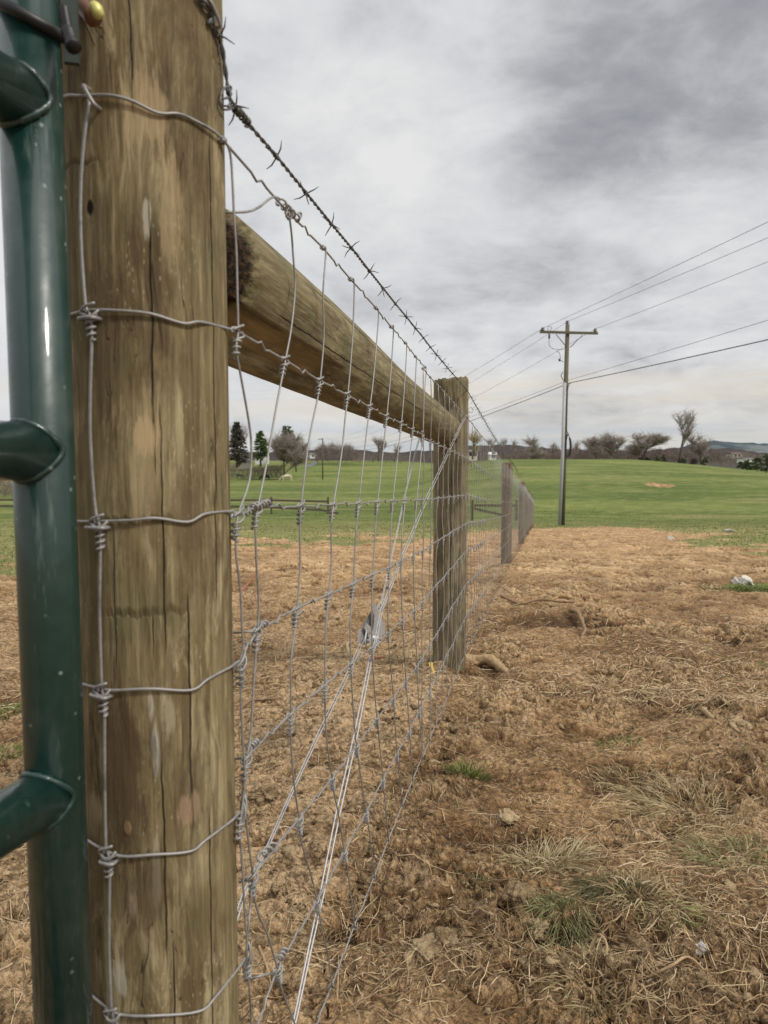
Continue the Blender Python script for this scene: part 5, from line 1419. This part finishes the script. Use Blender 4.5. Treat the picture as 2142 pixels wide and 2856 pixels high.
bare_tree(1484, 1226, 1284, 64, YT, 'round dense bare tree left of the utility pole', 3, 3, 1.3, .5, (5, 7), 1100, .02, tl=1.2, twd=.045)
bare_tree(1665, 1215, 1286, 72, YT, 'leftmost of the three spreading bare trees right of the utility pole', 5, 3, .85, .8, (5, 7), 1500, .05, tl=1.1)
bare_tree(1708, 1218, 1286, 66, YT, 'middle one of the three spreading bare trees right of the utility pole', 8, 3, .75, .9, (5, 7), 1300, .08, tl=1.1)
bare_tree(1788, 1213, 1286, 104, YT, 'broadest bare tree, rightmost of the three spreading ones', 13, 3, .95, .85, (5, 7), 1700, .06, tl=1.1)
bare_tree(1893, 1150, 1288, 56, YT, 'tallest bare tree, twisting high above the tree line', 21, 3, .75, .9, (4, 5), 900, .25, tl=1.5)
bare_tree(1955, 1217, 1292, 60, YT, 'bare tree right of the tallest one in front of the blue hill', 34, 3, 1.0, .6, (4, 6), 1300, .15)
bare_tree(1604, 1232, 1284, 26, YT + 30, 'thin faint bare tree just right of the utility pole', 37, 3, .7, .8, (3, 5), 260, .3)
bare_tree(1435, 1228, 1280, 22, YT + 40, 'thin faint bare tree left of the round dense one', 39, 3, .6, .9, (3, 5), 240, .3)
bare_tree(1400, 1222, 1280, 24, YT + 60, 'slim bare tree over the white shed', 40, 3, .6, .9, (3, 5), 260, .3)
bare_tree(1370, 1222, 1280, 28, YT + 60, 'slim bare tree left of the white shed', 41, 3, .6, .9, (3, 5), 300, .3)
bare_tree(1548, 1236, 1284, 30, YT + 30, 'low bare tree just left of the utility pole', 42, 3, .9, .6, (3, 5), 400, .2)
bare_tree(1318, 1206, 1278, 42, YT - 30, 'yellowish bare tree behind the mobile home', 43, 3, .9, .7, (4, 6), 700, .2, M_dryblade, tl=1.0, twd=.035)
bare_tree(1055, 1222, 1284, 40, 290, 'small round bare tree seen under the brace log', 44, 3, .9, .7, (4, 6), 600, .3)
bare_tree(1100, 1240, 1286, 26, 280, 'low bare tree right of the small round one under the log', 45, 3, .8, .7, (3, 5), 260, .3)
bare_tree(668, 1180, 1296, 60, 150, 'grey branching tree against the corner post on the left', 46, 3, .8, .8, (4, 6), 800, .1, tl=2.0, twd=.03, mat=M_twig)
bare_tree(792, 1218, 1328, 92, 172, 'big dome of bare brown brush beside the evergreens', 47, 3, 1.3, .6, (6, 8), 4200, .02, tl=1.7, twd=.055, group='scrub on the left hillside', name='bare_bush')
bare_tree(826, 1240, 1312, 50, 190, 'smaller brown bush right of the big dome of brush', 48, 3, 1.3, .6, (5, 7), 1800, .02, tl=1.5, twd=.055, group='scrub on the left hillside', name='bare_bush')
bare_tree(2075, 1262, 1290, 22, 330, 'small bare tree among the distant houses', 49, 3, .8, .6, (3, 5), 260, .2)
bare_tree(2005, 1262, 1290, 18, 330, 'small bare tree left of the distant houses', 50, 3, .8, .6, (3, 5), 220, .2)
# thickets that read as one mass
def thicket(name, x0, x1, ytop, ybot, Y0, Y1, n, lab, mat=M_twigpurple, tl=1.7, seed=0, w=.07):
    r2 = np.random.default_rng(seed)
    px = r2.uniform(x0, x1, n); Y = r2.uniform(Y0, Y1, n); e0 = ytop(px) if callable(ytop) else np.full(n, ytop)
    P = []
    a = (px - 1071) / F / .997
    zb = np.array([ae(1071, ybot(q) if callable(ybot) else ybot)[1] for q in px]) * Y + CZ - .5
    zt = np.array([ae(1071, q)[1] for q in e0]) * Y + CZ
    prof = .62 + .55 * fbm(px / 13, px * 0, 3, seed)
    zt = zb + (zt - zb) * np.clip(prof, .4, 1.15)
    hh = r2.uniform(0, 1, n) ** .8
    X = a * Y; Z = zb + (zt - zb) * hh * .85
    az = r2.uniform(0, 2 * pi, n); el = r2.uniform(.3, 1.45, n); L = tl * r2.uniform(.4, 1.2, n)
    s = np.linspace(0, 1, 3)[None, :]
    XX = X[:, None] + np.cos(az)[:, None] * np.cos(el)[:, None] * s * L[:, None]; YY = Y[:, None] + np.sin(az)[:, None] * np.cos(el)[:, None] * s * L[:, None]
    ZZ = Z[:, None] + np.sin(el)[:, None] * s * L[:, None]
    o = blades(name, mat, np.stack([XX, YY, ZZ], -1), np.clip(r2.normal(.45, .22, n), 0, 1), np.full(n, w), r2.uniform(-1.5, 1.5, (n, 1)))
    tag(o, lab, 'thicket', kind='stuff')
thicket('bare_thicket', 1440, 2010, lambda p: np.interp(p, [1440, 1560, 1640, 1700, 1760, 1860, 1900, 1980, 2010], [1258, 1256, 1250, 1252, 1246, 1250, 1256, 1250, 1264]), lambda p: 1287 + (p > 1850) * 2, 228, 245, 14000, 'brown leafless scrub filling the line behind the right pasture', seed=3)
thicket('bare_thicket', 1340, 1560, 1262, 1284, 250, 275, 3500, 'low brown hedge scrub left of the utility pole', seed=5)
thicket('bare_thicket', 880, 1000, lambda p: np.interp(p, [880, 905, 930, 950, 975, 1000], [1256, 1228, 1232, 1240, 1234, 1262]), 1286, 262, 290, 3800, 'purplish brown bare trees crowded left of the small round tree', seed=7, tl=2.4)
thicket('bare_thicket', 985, 1260, 1262, 1287, 290, 310, 3000, 'thin hedge line under the brace log', seed=9, tl=1.4, w=.06)
thicket('bare_thicket', -120, 120, lambda p: np.interp(p, [-120, 0, 120], [1290, 1330, 1300]), 1392, 90, 105, 2500, 'brown scrub low behind the gate', seed=11, tl=1.0, w=.05)
thicket('bare_thicket', 600, 790, lambda p: np.interp(p, [600, 700, 790], [1278, 1288, 1290]), lambda p: 1330, 172, 178, 5200, 'grey brown scrub covering the bank below the evergreens', seed=12, tl=.9, w=.05)
thicket('bare_thicket', 2000, 2180, lambda p: np.interp(p, [2000, 2060, 2180], [1270, 1268, 1262]), 1296, 340, 380, 2500, 'brown leafless scrub among the far houses on the right', seed=14, tl=1.8, w=.09)
# cedars and conifers
def conifer(px, ytop, ybase, wpx, Y, lab, seed, mat=M_needle, n=2600, shape=1.0, name='evergreen_tree', group='evergreens', low=.12):
    rr = np.random.default_rng(seed); a, e = ae(px, ybase); x = a * Y; z = CZ + e * Y; h = atY(px, ytop, Y)[2] - z; w = wpx * Y / F / 2
    t = empty(name, (x, Y, z), lab, 'tree', group); o_ = np.array(t['_o'])
    m = MB(); m.tube([(x, Y, z - .3), (x, Y, z + h * .9)], [h * .03, h * .006], 7); m.build('trunk', M_trunk, t, True, o_)
    nb = int(h * 9); P = []; T = []
    per = n // nb
    bt = rr.uniform(low, .98, nb)
    lay = np.round(bt * h / .5) * .5 / h * .6 + bt * .4
    for k in lay:
        az = rr.uniform(0, 2 * pi); R_ = w * (1 - k) ** shape * rr.uniform(.75, 1.1) * min(1, .55 + (k - low) * 3)
        q = rr.uniform(0, 1, per) ** .7 * R_
        bx = x + np.cos(az + rr.normal(0, .17, per)) * q; by = Y + np.sin(az + rr.normal(0, .17, per)) * q; bz = z + k * h - q * .16 + rr.normal(0, .07, per)
        da = az + rr.normal(0, .7, per); L = rr.uniform(.22, .6, per) * (1 + w * .05); de = rr.normal(.0, .35, per)
        s = np.linspace(0, 1, 3)[None, :]
        P.append(np.stack([bx[:, None] + np.cos(da)[:, None] * s * L[:, None], by[:, None] + np.sin(da)[:, None] * s * L[:, None], bz[:, None] + np.sin(de)[:, None] * s * L[:, None]], -1))
        T.append(np.clip(rr.normal(.25 + .5 * q / max(R_, .1), .18), 0, 1))
    P = np.concatenate(P); T = np.concatenate(T)
    c = blades('crown', mat, P - o_, T, np.full(len(P), .16 * (w / 2.5) ** .3), rr.uniform(-1.5, 1.5, (len(P), 1)), t)
conifer(662, 1176, 1300, 96, 148, 'dark spruce half hidden by the corner post', 1, M_needledark, 6500, 1.0)
conifer(727, 1200, 1296, 58, 158, 'bright green pine between spruce and brush', 2, M_needlelight, 3600, .6, low=.2)
conifer(802, 1186, 1290, 60, 186, 'tall dark green pine rising behind the brown brush', 3, M_needle, 5200, .42)
conifer(822, 1236, 1290, 30, 196, 'small pine on the right shoulder of the brown brush', 13, M_needle, 1800, .8)
for i, (px, yt, yb, w) in enumerate([(1832, 1272, 1290, 16), (1850, 1268, 1291, 22), (1905, 1278, 1292, 20), (1935, 1276, 1294, 26), (1965, 1279, 1297, 22), (1780, 1277, 1288, 18), (1805, 1275, 1289, 16)]):
    conifer(px, yt, yb, w, 216 + i, ['low cedar, first of the pair under the broadest bare tree', 'low cedar, larger one of the pair under the broadest bare tree', 'low cedar at the foot of the tallest bare tree',
        'low wide cedar right of the tallest bare tree', 'last low cedar on the right of the tree row', 'tiny cedar left of the broadest bare tree foot', 'tiny cedar between the broadest bare tree and the pair'][i], 20 + i, M_needledark if i % 2 else M_needle, 700, .5, 'cedar_bush', 'low cedars along the field edge', .02)
for i, (px, yt, yb, w) in enumerate([(2085, 1284, 1308, 34), (2112, 1276, 1312, 36), (2138, 1266, 1316, 44), (2170, 1262, 1318, 50), (2066, 1290, 1306, 22)]):
    conifer(px, yt, yb, w, 190 + i, ['dark green cedar second from the left at the right edge', 'dark green cedar third from the left at the right edge', 'tallest dark green cedar at the right edge of the picture',
        'dark cedar cut by the right picture edge', 'smallest dark green cedar of the clump at the right edge'][i], 40 + i, M_needle, 1500, .4, 'cedar_bush', 'cedars at the right edge', .02)
conifer(-6, 1172, 1330, 30, 120, 'evergreen tip showing left of the gate', 60, M_needle, 2200, .8)

# ------------------------------------------------------------------ hills
def ridge(name, prof, Y, lab, col1, col2, depth, seed, sc):
    xs = np.linspace(-900, 3100, 260); ys = np.linspace(0, 1, 16)
    V = []
    for j, v in enumerate(ys):
        for i, px in enumerate(xs):
            top = np.interp(px, *prof) + (float(fbm(np.array([px / 60]), np.array([0.3]), 4, seed)[0]) - .5) * 7
            Yj = Y + depth * v; a = (px - 1071) / F; zt = CZ + ae(1071, top)[1] * (Y + depth)
            zb = -34.; V.append((a * Yj, Yj, zb + (zt - zb) * (v ** .8) + (random.random() - .5) * sc * (j > 0)))
    n = len(xs); Q = [(j * n + i, j * n + i + 1, (j + 1) * n + i + 1, (j + 1) * n + i) for j in range(15) for i in range(n - 1)]
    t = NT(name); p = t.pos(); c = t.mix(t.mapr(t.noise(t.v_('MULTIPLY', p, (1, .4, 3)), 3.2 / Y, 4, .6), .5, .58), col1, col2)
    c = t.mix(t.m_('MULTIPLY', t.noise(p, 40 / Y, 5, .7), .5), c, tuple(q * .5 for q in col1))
    m = MB(); m.add(V, Q); o = m.build(name, t.bsdf(c, 1, 0, 0)); tag(o, lab, 'hill', kind='structure')
ridge('hills', ([-900, 600, 850, 900, 1040, 1110, 1200, 1300, 1380, 1480, 1700, 1800, 1880, 2000, 2142, 3100], [1268, 1266, 1256, 1252, 1256, 1262, 1258, 1244, 1240, 1249, 1258, 1256, 1248, 1250, 1262, 1262]), 900, 'low dark brown wooded ridge behind the pasture', (.078, .066, .064), (.10, .09, .08), 500, 3, 4)
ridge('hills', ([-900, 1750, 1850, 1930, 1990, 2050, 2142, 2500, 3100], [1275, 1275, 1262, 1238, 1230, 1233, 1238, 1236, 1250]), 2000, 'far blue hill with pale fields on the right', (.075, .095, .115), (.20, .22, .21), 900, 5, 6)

# ------------------------------------------------------------------ buildings
M_white = simple('white_siding', (.70, .70, .68), .7, 0, .08, 1)
M_cream = simple('tan_siding', (.42, .38, .34), .8, 0, .12, 1)
M_roof = simple('grey_roof', (.16, .155, .15), .8, 0, .2, 2)
M_rroof = simple('brown_roof', (.16, .10, .08), .8, 0, .2, 2)
M_pane = simple('dark_window', (.02, .022, .026), .2, 0, .2, 5, .6)
def house(px0, px1, yeave, ybase, Y, label, wall=M_white, roof=M_roof, ytop=None, depth=6, wins=(), name='house', cat='house', rz=0, door=None):
    a = atY(px0, ybase, Y); b = atY(px1, ybase, Y); w = b[0] - a[0]; h = atY(px0, yeave, Y)[2] - a[2]
    zb = a[2]; cx = (a[0] + b[0]) / 2
    t = empty(name, (cx, Y, zb), label, cat); o_ = np.array(t['_o'])
    m = MB(); m.box((cx, Y + depth / 2, zb + h / 2 - .3), (w, depth, h + .6)); m.build('wall', wall, t, False, o_)
    ht = (atY(px0, ytop, Y)[2] - zb - h) if ytop else .6
    m = MB(); x0, x1, y0, y1 = cx - w / 2 - .3, cx + w / 2 + .3, Y - .3, Y + depth + .3; z = zb + h; ym = (y0 + y1) / 2
    m.add([(x0, y0, z), (x1, y0, z), (x1, y1, z), (x0, y1, z), (x0 + .1, ym, z + ht), (x1 - .1, ym, z + ht)], [(0, 1, 5, 4), (2, 3, 4, 5), (0, 4, 3), (1, 2, 5), (0, 3, 2, 1)])
    m.build('roof', roof, t, False, o_)
    for (fx, fz, ww, wh) in wins:
        m = MB(); m.box((cx - w / 2 + fx * w, Y - .02, zb + fz * h), (ww, .08, wh)); m.build('window', M_pane, t, False, o_)
    if door is not None:
        m = MB(); m.box((cx - w / 2 + door * w, Y - .02, zb + 1), (1, .08, 2)); m.build('door', M_roof, t, False, o_)
house(712, 738, 1262, 1288, 175, 'white two storey farmhouse seen through the bright green pine', M_white, M_roof, 1254, 7, [(.25, .35, .6, .9), (.7, .35, .6, .9), (.25, .8, .6, .8), (.7, .8, .6, .8)])
house(660, 694, 1285, 1299, 160, 'low tan shed beside the spruce with one dark window', M_cream, M_roof, 1280, 4, [(.28, .55, .7, .6)], 'shed', 'shed')
house(863, 883, 1266, 1275, 300, 'small white shed far off beyond the lane', M_white, M_roof, 1263, 5, [(.5, .4, .7, .7)], 'shed', 'shed')
house(1303, 1332, 1259, 1279, 200, 'long cream mobile home behind the wire beside the brace post', simple('cream_siding', (.55, .50, .40), .7, 0, .08, 1), M_roof, 1254, 5, [(.35, .6, .8, .9), (.75, .6, .8, .9)], 'mobile_home', 'house')
house(1366, 1384, 1268, 1278, 205, 'small white gabled shed right of the mobile home', M_white, M_white, 1261, 3, [], 'shed', 'shed', door=.6)
house(2044, 2070, 1266, 1275, 420, 'brown roofed farm building in the far right valley', M_cream, M_rroof, 1262, 8, [(.3, .45, 1, 1), (.7, .45, 1, 1)], 'farm_building', 'building')
house(2080, 2118, 1280, 1288, 320, 'long white house behind the cedars at the right edge', M_white, M_roof, 1277, 8, [(.2, .5, .9, .7), (.5, .5, .9, .7), (.8, .5, .9, .7)])
house(1966, 1976, 1264, 1272, 420, 'tiny pale house under the end of the blue hill', M_white, M_roof, 1261, 6, [(.5, .5, .8, .8)])

# ------------------------------------------------------------------ board fence, cows, lane
YF = 56.0
def board_fence(label, posts, rails, nm='board_fence'):
    g0 = gnd(*posts[0]); t = empty(nm, (g0[0], g0[1], H(*g0)), label, 'fence'); o_ = np.array(t['_o'])
    for (px, py), yt in zip(posts, [p[1] for p in posts]):
        x, y = gnd(px, py); z = H(x, y); m = MB(); m.box((x, y, z + .62), (.15, .15, 1.35), .1); m.build('post', M_fencewood, t, False, o_)
    for (x0, y0, x1, y1, Y_) in rails:
        a, b = atY(x0, y0, Y_), atY(x1, y1, Y_); d = b - a; L = np.linalg.norm(d); d /= L
        m = MB(); m.box((a + b) / 2 + [0, -.1, 0], (L, .05, .15), 0, np.array([d, np.cross([0, 0, 1.0], d), [0, 0, 1.0]])); m.build('rail', M_fencewood, t, False, o_)
yp = gnd(757, 1434)[1]
board_fence('weathered dark board fence with a broken lower rail seen through the near mesh', [(600, 1434), (757, 1434), (915, 1434), (440, 1434), (280, 1434), (120, 1434), (-40, 1434), (-200, 1434)],
            [(-210, 1394, 120, 1394, yp), (120, 1394, 440, 1395, yp), (440, 1395, 757, 1395, yp), (757, 1395, 915, 1399, yp), (-210, 1411, 120, 1411, yp), (120, 1411, 440, 1411, yp), (440, 1411, 757, 1414, yp), (757, 1415, 920, 1424, yp - 1), (880, 1418, 945, 1432, yp - 3)])
yp2 = gnd(1315, 1452)[1]
board_fence('short pale board fence piece behind the dense wires right of the brace post', [(1316, 1452), (1440, 1452)], [(1322, 1409, 1440, 1410, yp2), (1322, 1418, 1400, 1436, yp2)])
M_cowb = simple('black_hide', (.015, .013, .012), .7, 0, .2, 6); M_coww = simple('cream_hide', (.62, .54, .40), .8, 0, .12, 6)
def cow(px, py, L_, mat, lab, flip=1, head=True):
    x, y = gnd(px, py); z = H(x, y); s = L_ / 2.2
    vs = [(-1.0, 0, 1.15), (-.45, 0, 1.08), (.25, 0, 1.10), (.85, 0, 1.18), (1.25, 0, .85), (1.5, 0, .38), (1.62, 0, .16),     # rump..muzzle 0-6
          (-.85, .22, .62), (-.9, .22, .35), (-.86, .22, .03), (-.85, -.22, .62), (-.9, -.22, .35), (-.86, -.22, .03),
          (.75, .2, .65), (.75, .2, .35), (.77, .2, .03), (.75, -.2, .65), (.75, -.2, .35), (.77, -.2, .03), (-1.12, 0, .85), (-1.14, 0, .35), (1.42, .16, .50), (1.42, -.16, .50)]
    es = [(0, 1), (1, 2), (2, 3), (3, 4), (4, 5), (5, 6), (0, 7), (7, 8), (8, 9), (0, 10), (10, 11), (11, 12), (3, 13), (13, 14), (14, 15), (3, 16), (16, 17), (17, 18), (0, 19), (19, 20), (5, 21), (5, 22)]
    rd = [.36, .40, .42, .36, .22, .15, .10, .15, .08, .07, .15, .08, .07, .13, .08, .07, .13, .08, .07, .05, .04, .04, .04]
    me = bpy.data.meshes.new('cow'); me.from_pydata([(flip * v[0] * s, v[1] * s, v[2] * s) for v in vs], es, [])
    o = bpy.data.objects.new('cow', me); COL.objects.link(o); o.location = (x, y, z); me.materials.append(mat)
    md = o.modifiers.new('skin', 'SKIN'); sk = me.skin_vertices[0] if me.skin_vertices else None
    if sk is None:
        bpy.context.view_layer.objects.active = o; 
    for v_, r_ in zip(me.skin_vertices[0].data, rd): v_.radius = (r_ * s, r_ * s)
    me.skin_vertices[0].data[1].use_root = True
    o.modifiers.new('sub', 'SUBSURF').render_levels = 2
    tag(o, lab, 'cow', 'cattle grazing in the left pasture')
cow(800, 1343, 2.3, M_coww, 'cream coloured cow grazing, head down to the left', -1)
cow(740, 1340, 2.0, M_cowb, 'black cow grazing between the near stay wires', -1)
cow(669, 1334, 1.6, M_cowb, 'small dark calf near the corner post edge', 1)
# lane and its ramp of asphalt beside the far poles
a0_ = [gnd(px, py) for px, py in ((842, 1302), (858, 1297), (872, 1291), (876, 1287))]; b0_ = [gnd(px, py) for px, py in ((868, 1302), (882, 1297), (886, 1291), (884, 1287))]
V = []; 
for (p, q) in zip(a0_, b0_): V += [(p[0], p[1], H(*p) + .08), (q[0], q[1], H(*q) + .08)]
m = MB(); m.add(V, [(2 * i, 2 * i + 1, 2 * i + 3, 2 * i + 2) for i in range(3)]); o = m.build('lane', simple('asphalt', (.16, .16, .165), .9, 0, .1, .5)); tag(o, 'grey farm lane curving over the left rise', 'lane', kind='structure')
# wooden field posts along the hedge under the log
M_fp = simple('field_post', (.13, .11, .085), .9, 0, .3, 4)
for i, px in enumerate((886, 1004, 1040, 1076, 1116, 1432, 1532, 1618)):
    Y = 268 if px < 1200 else 226
    a = atY(px, 1288 if px < 1200 else 1285, Y); m = MB(); m.tube([a - [0, 0, .3], a + [0, 0, 1.9]], .12, 6); o = m.build('field_post', M_fp, None, True, a)
    tag(o, ['wooden field post beside the far lane', 'field post left of the small round bare tree', 'field post just left of the round tree trunk under the log', 'field post right of the small round bare tree', 'field post farthest right under the brace log',
            'field post left of the round dense tree', 'field post between the dense tree and the utility pole', 'field post right of the utility pole'][i], 'post', 'field posts along the far hedge')
